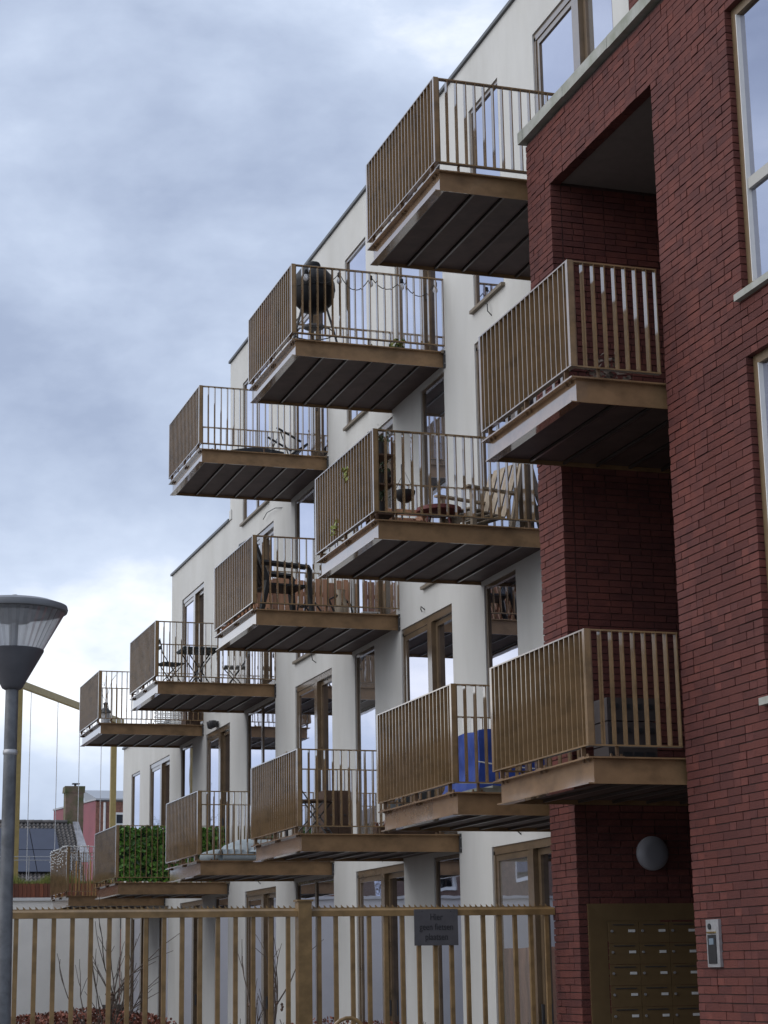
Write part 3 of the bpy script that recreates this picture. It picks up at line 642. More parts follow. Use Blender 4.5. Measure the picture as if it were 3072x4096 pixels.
# lantern, basket, planter (far middle-row balcony)
t = thing('lantern', 'pale metal lantern in the corner of the farthest middle-row balcony', 'lantern', (6.12, 35.75, D2))
part('base', MB().lathe([(.11, 0), (.12, .02), (.1, .05), (.1, .07)], 12), M_GALV, t, False, True)
part('glass', MB().lathe([(.085, .071), (.085, .25)], 12), mat('lantern_glass', (.6, .62, .64), .1), t, False, True)
part('roof', MB().lathe([(.12, .25), (.09, .3), (.04, .35), (.035, .4), (.05, .43), (.01, .46)], 12), M_DKMETAL, t, False, True)
t = thing('wire_basket', 'white wire basket on the farthest middle-row balcony', 'basket', (7.45, 36.2, D2))
for z in (.12, .2, .28, .36): part('ring', MB().tube([(-.28, -.18, z), (.28, -.18, z), (.28, .18, z), (-.28, .18, z), (-.28, -.18, z)], .009, 4), M_WHITE, t, False)
for i in range(8): part('wire', MB().tube([(-.28 + i * .08, -.18, .08), (-.28 + i * .08, -.18, .36)], .007, 4), M_WHITE, t, False)
part('liner', MB().box(-.3, .3, -.14, .14, 0, .11, .01), mat('olive_cloth', (.12, .12, .08), .9), t, False)
t = thing('deck_box', 'brown wooden box at the wall end of the farthest middle-row balcony', 'box', (7.72, 35.6, D2))
part('body', MB().box(-.14, .14, -.2, .2, 0, .28), M_WOODD, t, False); part('lid', MB().box(-.15, .15, -.21, .21, .281, .31), M_WOODD, t, False)
def twigs(mb, p, d, ln, r, depth, rnd, spread=.45, kids=3):
    pts = [Vector(p)]; dd = Vector(d).normalized()
    for i in range(4):
        dd = (dd + Vector((rnd.gauss(0, .10), rnd.gauss(0, .10), rnd.gauss(0, .06)))).normalized(); pts.append(pts[-1] + dd * ln / 4)
    mb.tube(pts, [r, r * .9, r * .8, r * .7, r * .55], 4 if depth < 2 else 5, False)
    if depth:
        for i in range(kids):
            q = pts[rnd.choice((2, 3, 4, 4))]; nd = (dd + Vector((rnd.gauss(0, spread), rnd.gauss(0, spread), rnd.gauss(.08, spread * .6)))).normalized()
            twigs(mb, q, nd, ln * rnd.uniform(.5, .75), r * .55, depth - 1, rnd, spread, kids)
    return pts[-1]
rn = random.Random(5)
t = MB(); twigs(t, (6.3, 36.2, D2 + .05), (.1, 0, 1), .55, .007, 2, rn, .5)
single('dry_twigs', t, M_TWIG, 'dry curling twigs in the corner of the farthest middle-row balcony', 'plant', (6.3, 36.2, D2))

# blue tarpaulin, board (first-floor balcony beside the brick wing)
t = thing('blue_tarpaulin', 'blue tarpaulin wrapped round a bulky box on the first-floor balcony', 'tarpaulin', (6.80, 17.2, D1))
tp = MB(); n = 14; P_ = []
for zz_ in range(9):
    ring = []
    for i in range(4 * n):
        s_, u = divmod(i, n); u /= n; hx, hy = .44, .48
        x, y = [(-hx + 2 * hx * u, -hy), (hx, -hy + 2 * hy * u), (hx - 2 * hx * u, hy), (-hx, hy - 2 * hy * u)][s_]
        z = zz_ / 8 * .63; wv = .018 * math.sin(i * 1.7 + zz_ * .8) + .02 * math.sin(i * .6 + zz_ * 2.1)
        k_ = 1 + wv + (.10 * (1 - zz_ / 3) if zz_ < 3 else 0) - (.04 if zz_ in (4,) else 0)
        ring.append((x * k_, y * k_, z + .012 * math.sin(i * .9)))
    P_.append(ring)
for r_ in P_: tp.v += r_
for a in range(8):
    for i in range(4 * n): tp.f.append((a * 4 * n + i, a * 4 * n + (i + 1) % (4 * n), (a + 1) * 4 * n + (i + 1) % (4 * n), (a + 1) * 4 * n + i))
tp.f.append(tuple(8 * 4 * n + i for i in range(4 * n)))
part('sheet', tp, mat('blue_tarp', (.03, .075, .36), .5, noise=.35, nscale=5), t, False, True)
part('tie_cord', MB().tube([(-.485, -.53, .33), (-.2, -.535, .29), (.1, -.53, .27), (.49, -.53, .24)], .006, 4), M_WHITE, t, False)
t = thing('paving_slab', 'pale grey-green slab lying on the deck edge in front of the blue tarpaulin', 'slab', (6.42, 16.5, D1))
part('slab', MB().box(-.26, .26, -.24, .25, .0, .045, .006), M_COPING, t, False); part('chip', MB().box(-.1, .08, -.2, .05, .046, .07, .01), M_COPING, t, False)
# clutter on the third lower-row balcony
t = thing('waste_bin', 'dark grey lidded bin against the wall on the third lower-row balcony', 'bin', (7.5, 22.1, D1))
part('body', MB().add([(-.2, -.22, 0), (.2, -.22, 0), (.2, .22, 0), (-.2, .22, 0), (-.24, -.27, .6), (.24, -.27, .6), (.24, .27, .6), (-.24, .27, .6)], [(0, 3, 2, 1), (4, 5, 6, 7), (0, 1, 5, 4), (1, 2, 6, 5), (2, 3, 7, 6), (3, 0, 4, 7)]), mat('bin_grey', (.05, .055, .06), .5), t, False)
part('lid', MB().box(-.26, .26, -.29, .29, .601, .65), mat('bin_grey', (0, 0, 0)), t, False)
folding_chair('folding_chair', 'brown wooden folding chair behind the bars of the third lower-row balcony', (6.35, 22.3, D1), R(60), M_WOODD)
t = thing('wooden_cupboard', 'narrow brown cupboard behind the bars of the third lower-row balcony', 'cupboard', (6.72, 22.9, D1))
part('carcass', MB().box(-.12, .22, -.18, .18, 0, .62), M_WOODD, t, False)
for xx in (-.118, .054): o = part('door', MB().box(xx, xx + .164, -.196, -.182, .03, .6), M_WOODD, t, False); part('knob', MB().tube([(xx + .08, -.196, .32), (xx + .08, -.21, .32)], .012, 6), M_DKMETAL, o, False)
t = thing('parasol', 'closed parasol standing in the corner of the third lower-row balcony', 'parasol', (6.2, 23.0, D1))
part('pole', MB().tube([(0, 0, 0), (0, 0, 1.1)], .018, 8), M_DKMETAL, t, False); part('base', MB().lathe([(.2, 0), (.2, .04), (.05, .07)], 16), M_DKMETAL, t, False, True)
part('canopy', MB().lathe([(.03, .3), (.06, .35), (.045, .8), (.03, 1.05), (.01, 1.12)], 10), mat('canopy_beige', (.3, .24, .16), .9), t, False, True)
t = thing('flower_trough', 'low trough of reddish plants along the side rail of the third lower-row balcony', 'planter', (7.3, 21.62, D1))
part('trough', MB().box(-.4, .4, -.08, .08, 0, .1), M_WOODD, t, False)
lv = MB()
for q in range(160): lv.leaf((random.uniform(-.4, .4), random.gauss(0, .06), .1 + abs(random.gauss(0, .05))), .05)
part('leaves', lv, M_LEAFR, t, False)
# inflatable mat
t = thing('inflatable_mat', 'pale grey-blue inflatable mat on a lower-row balcony floor', 'mat', (6.85, 27.2, D1))
M_INF = mat('inflatable_vinyl', (.44, .51, .54), .45, noise=.2)
part('tube_rim', MB().tube([(-.58, -.42, .08), (.58, -.42, .08), (.68, -.3, .08), (.68, .3, .08), (.58, .42, .08), (-.58, .42, .08), (-.66, .3, .08), (-.66, -.3, .08), (-.58, -.42, .08)], .085, 10), M_INF, t, False, True)
part('cover', MB().lathe([(.56, .12), (.45, .24), (.24, .32), (.02, .34)], 20), M_INF, t, False, True)
part('strap', MB().box(.3, .75, -.05, .05, .30, .33).box(.4, .6, -.2, .2, .295, .31), M_BLACK, t, False)
# ivy screen
t = MB()
for q in range(2100):
    x = random.uniform(5.95, 7.86); z = 3.17 + random.random() * .93
    t.leaf((x, 33.235 + random.gauss(0, .02), z), random.uniform(.06, .11), Vector((random.gauss(0, .4), -1, random.gauss(.2, .5))).normalized())
iv = thing('ivy_screen', 'green artificial ivy screen fixed over a side railing', 'ivy', (6.88, 33.1, 3.16))
part('leaves', t, M_LEAFG, iv, kind='stuff'); part('backing_net', MB().box(5.95, 7.86, 33.275, 33.279, 3.17, 4.06), mat('green_net', (.012, .04, .02), .8), iv)
# fairy lights and bamboo (farthest lower-row balcony)
fl = thing('fairy_lights', 'white icicle fairy lights hanging over the farthest lower-row balcony front', 'lights', (XR - .02, 39.7, 4.1))
part('cable', MB().tube([(XR - .012, 38.6 + i * .22, 4.12 - .01 * (i % 2)) for i in range(11)], .006, 4).tube([(XR - .01 + i * .2, 38.60, 4.11 - .01 * (i % 2)) for i in range(9)], .006, 4), M_WHITE, fl)
lb = MB()
for i in range(16):
    y = 38.62 + i * .145; L_ = random.uniform(.12, .5)
    for q in range(int(L_ / .06)): lb.lathe([(.004, 0), (.012, .012), (.004, .026)], 5, (XR - .015, y + random.gauss(0, .01), 4.1 - q * .06 + random.uniform(-.03, .02)))
for i in range(14):
    x = XR + i * .14; L_ = random.uniform(.1, .35)
    for q in range(int(L_ / .06)): lb.lathe([(.004, 0), (.012, .012), (.004, .026)], 5, (x, 38.60, 4.1 - q * .06))
part('bulbs', lb, mat('white_bulb', (.85, .85, .82), .3), fl, kind='stuff')
bmn = thing('bamboo_screen', 'tan bamboo pole screen behind the fairy-light balcony railing', 'screen', (6.9, 40.72, D1))
x = 6.0
M_BAMBOO = mat('bamboo', (.50, .32, .14), .6, rand=((.45, .4, .4), (1.2, 1.1, 1), 'object'))
bm_ = MB().lathe([(.017, 0), (.017, .2), (.02, .21), (.017, .22), (.017, .45), (.02, .46), (.017, .47), (.016, .72)], 7).mesh('bamboo_pole', M_BAMBOO)
while x < 7.8: inst('bamboo_pole', bm_, bmn, (x, 40.71 + random.uniform(-.01, .01), D1 + .02), 0, (1, 1, random.uniform(.75, 1.15))); x += random.uniform(.05, .1)
# things inside the two brick-opening balconies
t = thing('drawer_unit', 'dark slotted plastic drawer unit inside the lower brick-opening balcony', 'drawers', (6.86, 14.6, D1))
M_CR = mat('crate_grey', (.045, .034, .032), .6, noise=.2)
for q in range(3):
    z = .04 + q * .2; o = part('drawer', MB().box(-.22, .22, -.15, .15, z, z + .19), M_CR, t, False)
    for i in range(4): part('slot', MB().box(-.2 + i * .105, -.12 + i * .105, -.158, -.151, z + .1, z + .14), M_BLACK, o, False)
t = thing('potted_plant', 'small dark pot of withered plants inside the upper brick-opening balcony', 'plant', (6.55, 14.0, D2))
part('pot', MB().lathe([(.07, 0), (.1, .18), (.105, .2)], 14), M_DKMETAL, t, False, True)
lv = MB()
for q in range(120): lv.leaf((random.gauss(0, .08), random.gauss(0, .08), .2 + abs(random.gauss(0, .1))), .06)
part('leaves', lv, M_TWIG, t, False)

# ------------------------------------------------------------------ street fence and sign
FY = 15.88
def fence(xa, xb, label, first):
    t = thing('railing_fence', label, 'fence', ((xa + xb) / 2, FY, 0), group='bronze railing fence')
    part('top_rail', MB().add([(q, FY + a, b) for q in (xa, xb) for a, b in ((-.03, 2.052), (.03, 2.052), (.03, 2.104), (.016, 2.118), (-.012, 2.118), (-.03, 2.100))], [(0, 1, 2, 3, 4, 5), (11, 10, 9, 8, 7, 6), (0, 6, 7, 1), (1, 7, 8, 2), (2, 8, 9, 3), (3, 9, 10, 4), (4, 10, 11, 5), (5, 11, 6, 0)]), M_FENCE, t)
    part('bottom_rail', MB().box(xa, xb, FY - .02, FY + .02, .12, .17), M_FENCE, t)
    n = round((xb - xa) / .148); pk = MB().box(-.017, .017, -.017, .017, 0, 1.881).mesh('picket', M_FENCE)
    for i in range(n): inst('picket', pk, t, (xa + (i + .5) * (xb - xa) / n, FY, .1705))
    s = MB(); x = xa + .02
    while x < xb - .03:
        s.box(x, x + .05, FY - .004, FY + .004, 2.1185, 2.126)
        s.add([(x, FY - .004, 2.126), (x + .022, FY - .004, 2.126), (x - .002, FY - .004, 2.148), (x, FY + .004, 2.126), (x + .022, FY + .004, 2.126), (x - .002, FY + .004, 2.148)], [(0, 1, 2), (5, 4, 3), (0, 3, 4, 1), (1, 4, 5, 2), (2, 5, 3, 0)])
        x += .0505
    part('spiked_strip', s, M_FENCE, t)
    return t
f1 = fence(4.482, 6.70, 'bronze railing fence section between the tall post and the brick wing', True)
f2 = fence(1.2, 4.362, 'bronze railing fence section left of the tall post', False)
pt = thing('fence_post', 'taller square bronze fence post with a flat cap', 'post', (4.422, FY, 0))
part('shaft', MB().box(4.364, 4.480, FY - .055, FY + .055, 0, 2.175), M_FENCE, pt); part('cap', MB().box(4.352, 4.492, FY - .066, FY + .066, 2.176, 2.192), M_FENCE, pt)
sg = thing('no_bicycles_sign', 'dark grey sign hung on the fence asking not to park bicycles', 'sign', (5.588, FY - .045, 1.95))
part('panel', MB().box(5.391, 5.786, FY - .05, FY - .036, 1.802, 2.106), mat('sign_grey', (.095, .09, .095), .5, noise=.2), sg)
M_INK = mat('sign_ink', (.022, .02, .022), .6)
for i, tx in enumerate(('Hier', 'geen fietsen', 'plaatsen')):
    cu = bpy.data.curves.new('lettering', 'FONT'); cu.body = tx; cu.size = .078; cu.align_x = 'CENTER'; cu.extrude = .001
    tmp = bpy.data.objects.new('lettering_curve', cu); COL.objects.link(tmp)
    dg = bpy.context.evaluated_depsgraph_get(); me = bpy.data.meshes.new_from_object(tmp.evaluated_get(dg)); bpy.data.objects.remove(tmp)
    me.materials.clear(); me.materials.append(M_INK); me.name = 'lettering'
    o = bpy.data.objects.new('lettering', me); COL.objects.link(o); o.parent = sg; o.rotation_euler = (R(90), 0, 0)
    o.location = (0, -.0075, 2.02 - i * .083 - 1.95 - .005); o.scale = (.82, 1, 1)
for xx in (5.46, 5.72): part('cable_tie', MB().box(xx - .004, xx + .004, FY - .052, FY + .034, 2.084, 2.09), M_BLACK, sg)

# ------------------------------------------------------------------ garden behind the fence
hd = thing('beech_hedge', 'low red-brown leafy hedge behind the fence', 'hedge', (4.5, 21, 0))
lv = MB(); rl = random.Random(11)
for q in range(15000):
    x = rl.choice((rl.uniform(1.6, 4.6), rl.uniform(1.6, 4.6), rl.uniform(1.6, 7.3))); y = rl.uniform(20.2, 21.6); top = (1.14 if x < 4.3 else .98) + .07 * math.sin(x * 2.3) + .05 * math.sin(x * 7.1 + y * 3); z = top * (1 - rl.random() ** 2 * .8)
    random.seed(q); lv.leaf((x, y, z), .05)
part('leaves', lv, M_LEAFR, hd, kind='stuff')
tw = MB()
for q in range(90): twigs(tw, (rl.uniform(1.6, 7.3), rl.uniform(20.3, 21.5), .1), (rl.gauss(0, .2), rl.gauss(0, .2), 1), .6, .012, 1, rl, .4, 3)
part('branches', tw, M_TWIG, hd)
random.seed(21)
for i, (x, y, h, lean, lab, sd) in enumerate(((3.50, 20.1, 1.25, .0, 'bare many-stemmed shrub with seed heads in front of the white garden wall', 4), (5.10, 20.0, 1.55, .06, 'tall thin bare shrub behind the fence left of the tall post', 9), (3.95, 22.6, 1.1, .05, 'sparse bare shrub rising from a dark pot behind the hedge', 15))):
    t = thing('bare_shrub', lab, 'shrub', (x, y, 0)); rr_ = random.Random(sd); s = MB(); ends = []
    for q in range(6 if i == 0 else 3):
        ends.append(twigs(s, (x + rr_.gauss(0, .05), y + rr_.gauss(0, .05), .5), (rr_.gauss(lean, .09), rr_.gauss(0, .08), 1), h * rr_.uniform(.5, .75), .015, 2, rr_, .24, 3))
    s.tube([(x, y, 0), (x, y, .55)], .03, 6)
    part('branches', s, M_TWIG, t)
    sh = MB()
    for e_ in ends:
        for q in range(3): sh.lathe([(.004, -.02), (.018, 0), (.004, .018)], 6, e_ + Vector((rr_.gauss(0, .04), rr_.gauss(0, .04), rr_.gauss(0, .03))))
    part('seed_heads', sh, M_WOODD, t, kind='stuff')
t = thing('plant_pot', 'round dark pot behind the hedge at the foot of the sparse shrub', 'planter', (4.28, 24, 0))
part('pot', MB().lathe([(.11, .6), (.14, 1.2), (.15, 1.25), (.13, 1.25)], 18), M_DKMETAL, t, False, True); part('stand', MB().tube([(0, 0, 0), (0, 0, .6)], .05, 8), M_DKMETAL, t, False)
t = single('bicycle_hoop', MB().tube([(4.40, 15.0, 0), (4.40, 15.0, 1.1)] + [(4.54 - .14 * math.cos(R(a)), 15.0, 1.1 + .14 * math.sin(R(a))) for a in range(20, 161, 20)] + [(4.68, 15.0, 1.1), (4.68, 15.0, 0)], .016, 8), M_FENCE, 'bent brown metal bicycle hoop in front of the fence', 'bicycle rack', (4.54, 15.0, 0), smooth=True)

# ------------------------------------------------------------------ street lamp
LX, LY = 1.10, 9.0
t = thing('street_lamp', 'grey post-top street lamp with conical ribbed glass at the left edge', 'street lamp', (LX, LY, 0))
part('pole', MB().lathe([(.042, 0), (.04, 1.2), (.031, 2.0), (.030, 2.93)], 20), mat('lamp_post_grey', (.13, .135, .145), .5, metal=.2, noise=.45, nscale=14), t, False, True)
part('collar', MB().lathe([(.0305, 2.60), (.034, 2.605), (.034, 2.62), (.0305, 2.625)], 20), M_GALV, t, False, True)
M_LG = mat('lamp_housing_grey', (.085, .085, .095), .45, noise=.2)
part('lower_cone', MB().lathe([(.035, 2.905), (.047, 2.912), (.052, 2.922), (.142, 3.085), (.143, 3.092)], 40), M_LG, t, False, True)
gl = MB(); n = 72
for q in range(n):
    a0, a1 = 2 * math.pi * q / n, 2 * math.pi * (q + 1) / n; k0 = 1 - .035 * (q % 2); k1 = 1 - .035 * ((q + 1) % 2)
    p0 = (.139 * k0, 3.093); p1 = (.252 * k0, 3.272)
    gl.quad((.139 * k0 * math.cos(a0), .139 * k0 * math.sin(a0), 3.093), (.139 * k1 * math.cos(a1), .139 * k1 * math.sin(a1), 3.093), (.236 * k1 * math.cos(a1), .236 * k1 * math.sin(a1), 3.268), (.236 * k0 * math.cos(a0), .236 * k0 * math.sin(a0), 3.268))
mg = bpy.data.materials.new('ribbed_acrylic'); mg.use_nodes = True; tt_ = mg.node_tree; tt_.nodes.clear()
o_ = tt_.nodes.new('ShaderNodeOutputMaterial'); t1 = tt_.nodes.new('ShaderNodeBsdfTranslucent'); t1.inputs[0].default_value = (.78, .80, .84, 1)
t2 = tt_.nodes.new('ShaderNodeBsdfTransparent'); t2.inputs[0].default_value = (.85, .87, .9, 1); t3 = tt_.nodes.new('ShaderNodeBsdfGlossy'); t3.inputs['Roughness'].default_value = .12
m1 = tt_.nodes.new('ShaderNodeMixShader'); m1.inputs[0].default_value = .48; m2 = tt_.nodes.new('ShaderNodeMixShader'); lwg = tt_.nodes.new('ShaderNodeLayerWeight'); lwg.inputs[0].default_value = .3
tt_.links.new(t1.outputs[0], m1.inputs[1]); tt_.links.new(t2.outputs[0], m1.inputs[2]); tt_.links.new(lwg.outputs['Facing'], m2.inputs[0]); tt_.links.new(m1.outputs[0], m2.inputs[1]); tt_.links.new(t3.outputs[0], m2.inputs[2]); tt_.links.new(m2.outputs[0], o_.inputs[0])
part('ribbed_glass', gl, mg, t, False)
part('lamp_tube', MB().lathe([(.02, 3.093), (.02, 3.22), (.01, 3.23)], 12), M_WHITE, t, False, True)
part('inner_reflector', MB().lathe([(.07, 3.225), (.11, 3.25), (.16, 3.266)], 32), M_WHITE, t, False, True)
part('lid', MB().lathe([(.236, 3.269), (.247, 3.272), (.251, 3.285), (.247, 3.300), (.19, 3.320), (.1, 3.333), (.02, 3.337)], 48), mat('lamp_lid_grey', (.17, .175, .185), .5, noise=.2), t, False, True)
part('lid_knob', MB().lathe([(.02, 3.336), (.02, 3.35), (.012, 3.358)], 10), M_GALV, t, False, True)

# ------------------------------------------------------------------ far left: terrace, gantry, houses
gw = thing('garden_wall', 'white rendered ground-floor terrace wall at the far left', 'wall', (2, 43.7, 0))
part('wall_face', MB().box(-6, XW - .002, 43.62, 44.0, 0, 3.23), mat('white_garden_render', (.86, .83, .77), .9, noise=.08, nscale=1.2, bump=.3, bscale=120), gw); part('cap', MB().box(-6.02, XW - .004, 43.58, 44.03, 3.232, 3.30), M_WHITE, gw)
part('terrace_floor', MB().box(-6, XW + 8, 44.001, 56, 2.9, 3.2), M_STUCCO, gw)
pl = thing('wooden_planter', 'long red-brown board planter on the white terrace wall', 'planter', (6, 44.2, 3.3))
x = 2.5; M_RUST = mat('red_brown_board', (.20, .065, .032), .75, noise=.4, rand=((.55, .5, .5), (1.2, 1.1, 1), 'object'), stretch=(2, 2, .3))
bdm = MB().box(0, .085, 0, .025, 0, .315).mesh('board', M_RUST)
while x < 7.75: inst('board', bdm, pl, (x, 44.08, 3.31 + random.uniform(0, .01))); x += .093
part('back', MB().box(2.5, 7.8, 44.11, 44.6, 3.31, 3.58), M_WOODD, pl)
gs = MB()
for q in range(5200):
    x = random.uniform(2.5, 7.8); y = random.uniform(44.12, 44.58); h = random.uniform(.12, .30) * (1 + .4 * math.sin(x * 5)); b = Vector((x, y, 3.57)); d = Vector((random.gauss(0, .3), random.gauss(0, .3), 1)).normalized()
    gs.add([b - Vector((.01, 0, 0)), b + Vector((.01, 0, 0)), b + d * h], [(0, 1, 2)])
part('grasses', gs, M_GRASS, pl, kind='stuff')
t = thing('wire_handrail', 'thin twin wire handrail above the planter grass', 'handrail', (6, 45, 3.2))
for z in (4.20, 4.28): part('wire', MB().tube([(2.5, 45, z), (7.6, 45, z)], .008, 5), M_GALV, t)
for x in (3.2, 4.6, 6.0, 7.4): part('post', MB().tube([(x, 45, 3.2), (x, 45, 4.3)], .012, 6), M_GALV, t)
ga = thing('steel_gantry', 'olive-yellow steel portal frame with thin hanging wires beyond the far balconies', 'frame', (7.5, 49, 3.2))
M_OLIVE = mat('olive_yellow_paint', (.30, .22, .075), .5, noise=.2)
A, B = Vector((5.80, 46.0, 8.42)), Vector((9.50, 52.75, 8.42)); dv = (B - A).normalized(); nv = Vector((-dv.y, dv.x, 0))
def beam(p, q, w, h):
    d = (q - p).normalized(); s = Vector((-d.y, d.x, 0)).normalized() * w / 2; u = Vector((0, 0, h / 2))
    vs = [p - s - u, p + s - u, q + s - u, q - s - u, p - s + u, p + s + u, q + s + u, q - s + u]
    return MB().add(vs, [(0, 3, 2, 1), (4, 5, 6, 7), (0, 1, 5, 4), (2, 3, 7, 6), (1, 2, 6, 5), (0, 4, 7, 3)])
part('beam', beam(A - dv * .1, B, .12, .16), M_OLIVE, ga)
for q in (A, Vector((9.17, 52.15, 8.42))): part('post', MB().box(q.x - .075, q.x + .075, q.y - .075, q.y + .075, 3.2, 8.339), M_OLIVE, ga)
for x, y in ((6.158, 46.68), (6.999, 48.337), (7.834, 49.75), (8.663, 51.25)):
    k_ = (Vector((x, y, 0)) - Vector((A.x, A.y, 0))).dot(dv); q = A + dv * k_
    part('hanging_wire', MB().tube([(q.x, q.y, 3.2), (q.x, q.y, 8.35)], .009, 4), M_GALV, ga)

# tiled house with solar panels
hs = thing('tiled_house', 'low house with dark pantiled roof and solar panels at the far left', 'house', (9, 79, 0))
RY0, RZ0, RY1, RZ1 = 75.6, 4.7, 80.0, 7.74; SL = Vector((0, RY1 - RY0, RZ1 - RZ0)); SLn = SL.normalized(); NR = Vector((0, -SLn.z, SLn.y)); XR0, XR1 = 4.0, 12.42
part('wall', MB().box(XR0 + .3, XR1 - .2, RY0 + .4, 84, 0, 4.75).add([(XR1 - .2, RY0 + .4, 4.75), (XR1 - .2, 84, 4.75), (XR1 - .2, 80, 7.6), (XR1 - .3, RY0 + .4, 4.75), (XR1 - .3, 84, 4.75), (XR1 - .3, 80, 7.6)], [(0, 1, 2), (3, 5, 4), (0, 3, 4, 1), (1, 4, 5, 2), (2, 5, 3, 0)]), mat('grey_brick_wall', (.2, .16, .14), .9, noise=.3), hs)
rf = part('roof', MB().add([(XR0, RY0, RZ0 - .12), (XR1, RY0, RZ0 - .12), (XR1, RY1, RZ1 - .12), (XR0, RY1, RZ1 - .12), (XR0, 84.4, RZ0), (XR1, 84.4, RZ0)], [(0, 1, 2, 3), (3, 2, 5, 4)]), M_DKMETAL, hs)
M_TILE = mat('grey_pantile', (.13, .12, .115), .75, noise=.45, nscale=6, rand=((.6, .6, .6), (1.3, 1.25, 1.2), 'object'))
tl = MB(); n = 6
for q in range(n):
    u0, u1 = q / n, (q + 1) / n; h0, h1 = .035 * math.sin(u0 * 6.28), .035 * math.sin(u1 * 6.28)
    tl.quad((u0 * .165, 0, h0 + .03), (u1 * .165, 0, h1 + .03), (u1 * .165, .24, h1), (u0 * .165, .24, h0)); tl.quad((u0 * .165, 0, h0), (u1 * .165, 0, h1), (u1 * .165, 0, h1 + .03), (u0 * .165, 0, h0 + .03))
tlm = tl.mesh('roof_tile', M_TILE)
pitch = math.atan2(SL.z, SL.y); rows = int(SL.length / .21); tiles = []
for r_ in range(rows):
    for q in range(int((XR1 - XR0) / .165)):
        x = XR0 + q * .165; p = Vector((0, RY0, RZ0)) + SLn * (r_ * .21); p.x = x; tiles.append((p, x, r_))
tiles.sort(key=lambda a: (0 if (a[1] > 11.55 or a[2] >= rows - 2) and a[1] > 8.6 and a[2] > 4 else 1, -a[0].z))
bulk = MB()
for i, (p, x, r_) in enumerate(tiles):
    if i < 300:
        o = inst('roof_tile', tlm, rf, p + NR * .0); o.rotation_euler = (pitch, 0, 0)
    else:
        m3 = Matrix.Rotation(pitch, 3, 'X'); bulk.add([m3 @ Vector(v) + p for v in tl.v], tl.f)
part('roof_tiles_beyond', bulk, M_TILE, rf, kind='stuff')
M_SOLAR = mat('solar_panel_blue', (.03, .037, .065), .35, noise=.15, nscale=2)
for q in range(5):
    for r_ in range(2):
        a = 11.62 - (q + 1) * 1.06; p0 = Vector((a, RY0, RZ0)) + SLn * (1.35 + r_ * 1.66) + NR * .12; p1 = p0 + SLn * 1.62; w = Vector((1.03, 0, 0)); th = NR * .03
        part('solar_panel', MB().add([p0, p0 + w, p1 + w, p1, p0 + th, p0 + w + th, p1 + w + th, p1 + th], [(0, 3, 2, 1), (4, 5, 6, 7), (0, 1, 5, 4), (2, 3, 7, 6), (1, 2, 6, 5), (0, 4, 7, 3)]), M_SOLAR, hs)
rdg = MB()
x = XR0
rm = MB().tube([(0, 0, 0), (.36, 0, 0)], [.085, .1], 10).mesh('ridge_tile', M_TILE)
while x < XR1 - .3: inst('ridge_tile', rm, rf, (x, RY1, RZ1 + .03)); x += .34
p0 = Vector((XR1 - .02, RY0, RZ0)) + SLn * 2.2 + NR * .05; p1 = Vector((XR1 - .02, RY0, RZ0)) + SLn * 5.3 + NR * .06; w = Vector((.30, 0, 0))
part('verge_flashing', MB().add([p0, p0 + w + Vector((.1, 0, 0)), p1 + w * .8, p1, p0 + NR * .03, p0 + w + Vector((.1, 0, 0)) + NR * .03, p1 + w * .8 + NR * .03, p1 + NR * .03], [(0, 3, 2, 1), (4, 5, 6, 7), (0, 1, 5, 4), (2, 3, 7, 6), (1, 2, 6, 5), (0, 4, 7, 3)]), mat('lead_flashing', (.34, .34, .36), .55, noise=.5, nscale=3), hs)
M_CHB = mat('mossy_chimney_brick', (.20, .13, .10), .9, noise=.6, nscale=2.2, col2=(.07, .085, .03), bump=.5, bscale=20)
ch = part('chimney', MB().box(12.13, 12.87, 80.1, 80.8, 6.6, 9.15, .02).box(12.09, 12.90, 80.06, 80.84, 9.0, 9.27, .02), M_CHB, hs)
part('cowl', MB().tube([(12.55, 80.4, 9.27), (12.55, 80.4, 9.36)], .05, 8).box(12.42, 12.72, 80.28, 80.5, 9.36, 9.41), M_DKMETAL, ch)
# maroon and brick house
h2 = thing('maroon_house', 'house with a maroon clad side wall and brick front behind the tiled roof', 'house', (15, 91, 0))
part('clad_wall', MB().add([(13.95, 96, 0), (15.02, 90, 0), (15.02, 90, 9.55), (13.95, 96, 9.55), (14.2, 96, 0), (15.2, 90.1, 0), (15.2, 90.1, 9.55), (14.2, 96, 9.55)], [(0, 1, 2, 3), (4, 7, 6, 5), (3, 2, 6, 7), (0, 3, 7, 4), (1, 5, 6, 2)]), mat('maroon_cladding', (.24, .055, .07), .55, noise=.3, nscale=.8), h2)
part('brick_front', MB().box(15.025, 24, 89.9, 90.4, 0, 9.5), mat('far_brick', (.28, .13, .09), .9, noise=.55, nscale=9, col2=(.15, .07, .05)), h2)
part('flat_roof', MB().add([(13.9, 96, 9.56), (15.0, 89.8, 9.56), (24, 89.8, 9.56), (24, 96, 9.56), (13.9, 96, 9.64), (15.0, 89.8, 9.64), (24, 89.8, 9.64), (24, 96, 9.64)], [(0, 1, 2, 3), (4, 7, 6, 5), (0, 4, 5, 1), (1, 5, 6, 2), (0, 3, 7, 4)]), M_GALV, h2)
part('drainpipe', MB().tube([(15.42, 89.84, 0), (15.42, 89.84, 9.45)], .06, 8), M_WHITE, h2)
part('dormer_roof', MB().add([(15.25, 90.6, 9.66), (24, 90.6, 9.66), (24, 94, 10.4), (15.05, 94, 10.4), (15.25, 94.5, 9.66), (24, 94.5, 9.66)], [(0, 1, 2, 3), (3, 2, 5, 4), (0, 3, 4)]), mat('zinc_grey', (.30, .32, .35), .5), h2)
o = part('window', MB().box(15.9, 17.3, 89.84, 89.898, 8.25, 9.0), M_WHITE, h2)
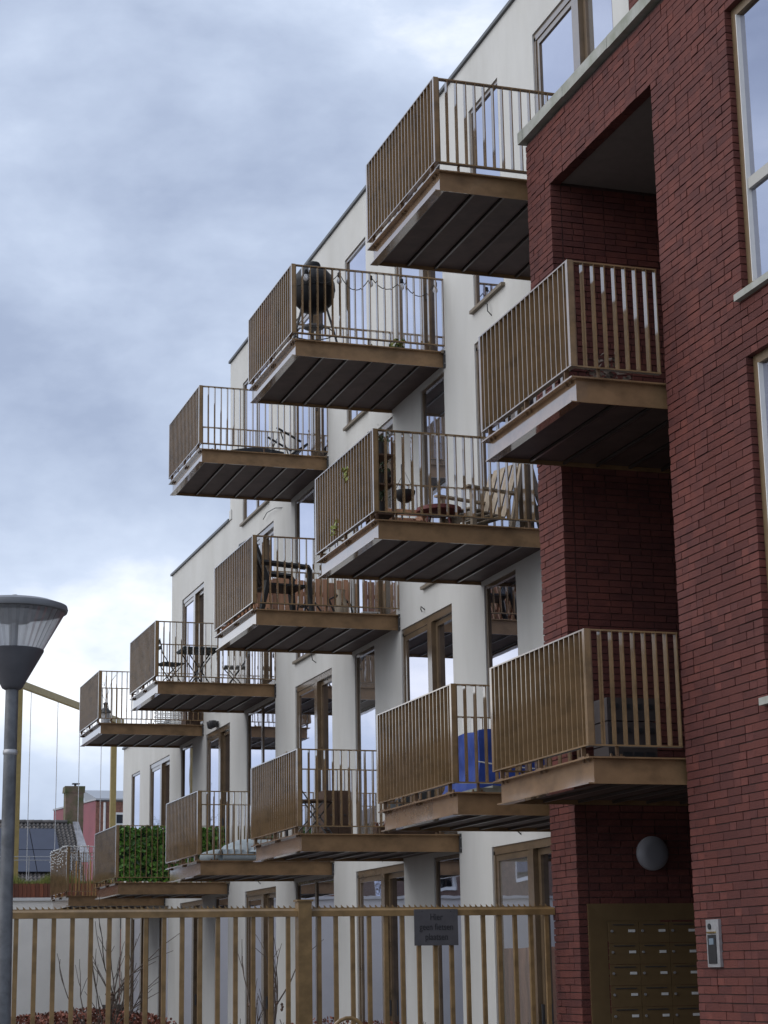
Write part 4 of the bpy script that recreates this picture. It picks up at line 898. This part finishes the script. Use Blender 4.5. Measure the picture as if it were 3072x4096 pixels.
part('pane', MB().box(15.98, 17.22, 89.825, 89.838, 8.5, 8.9), M_GLASS, o)
# bare trees added beyond the left edge, only to reflect in the glass
for i, (x, y, h, sd) in enumerate(((.5, 70, 6.5, 3), (-4, 76, 7.5, 8), (3.5, 84, 7, 12))):
    t = thing('added_tree', ('slender bare winter tree added out of view for its reflection in the first-floor door glass', 'tallest bare winter tree added outside the left edge for reflections', 'farthest bare winter tree added beyond the tiled house for reflections')[i], 'tree', (x, y, 0)); rr_ = random.Random(sd); s = MB()
    part('trunk', MB().tube([(x, y, 0), (x + .1, y, h * .4)], [.18, .12], 8), M_TWIG, t)
    for q in range(7): twigs(s, (x + .1, y, h * (.28 + .02 * q)), (rr_.gauss(0, .45), rr_.gauss(0, .45), 1), h * .42, .06, 3, rr_, .45, 3)
    part('crown', s, M_TWIG, t)

# unseen houses and fence, added only to be mirrored in lower paintwork and glass
M_OPB = mat('added_house_brick', (.17, .10, .075), .9, noise=.4, nscale=6); M_OPR = mat('added_house_roof', (.08, .06, .055), .8, noise=.3, nscale=3)
for i, lab in enumerate(('nearest', 'second nearest', 'middle', 'second farthest', 'farthest')):
    ya = 28 + i * 9.6; yb = ya + 9.4; rz_ = (9.9, 8.15, 8.0, 7.85, 7.7)[i]; ez = 7.7 if i == 0 else 6.4
    oh = thing('added_house', lab + ' of five brick houses added outside the left edge for their reflections', 'house', (-8, ya, 0), group='houses added for reflections')
    part('wall', MB().box(-12, -4, ya, yb, 0, ez), M_OPB, oh)
    part('roof', MB().add([(-12.3, ya, ez + .01), (-3.7, ya, ez + .01), (-3.7, yb, ez + .01), (-12.3, yb, ez + .01), (-6.5, ya, rz_), (-6.5, yb, rz_)], [(0, 3, 2, 1), (1, 2, 5, 4), (3, 0, 4, 5), (0, 1, 4), (2, 3, 5)]), M_OPR, oh)
    for z in (1.0, 3.9):
        for yy in (ya + 1.6, ya + 4.7, ya + 7.8):
            if z < 2 and yy == ya + 4.7: continue
            o = part('window', MB().box(-3.99, -3.93, yy - .7, yy + .7, z, z + 1.4), M_WHITE, oh); part('pane', MB().box(-3.929, -3.92, yy - .6, yy + .6, z + .1, z + 1.3), M_GLASS, o)
    part('door', MB().box(-3.99, -3.93, ya + 4.2, ya + 5.2, 0, 2.1), M_WOODD, oh)
bf = thing('added_board_fence', 'brown board fence added outside the left edge for its reflection', 'fence', (.3, 28, 0))  # added out of view for a brown reflection in the ground-floor glass
bfm = MB().box(0, .02, 0, .14, 0, 2.0).mesh('board', M_WOODO)
y = 17.0
while y < 41: inst('board', bfm, bf, (.3, y, .02)); y += .15
for z in (.4, 1.6): part('rail', MB().box(.25, .298, 17, 41, z, z + .08), M_WOODD, bf)
print('objects', len(bpy.data.objects))
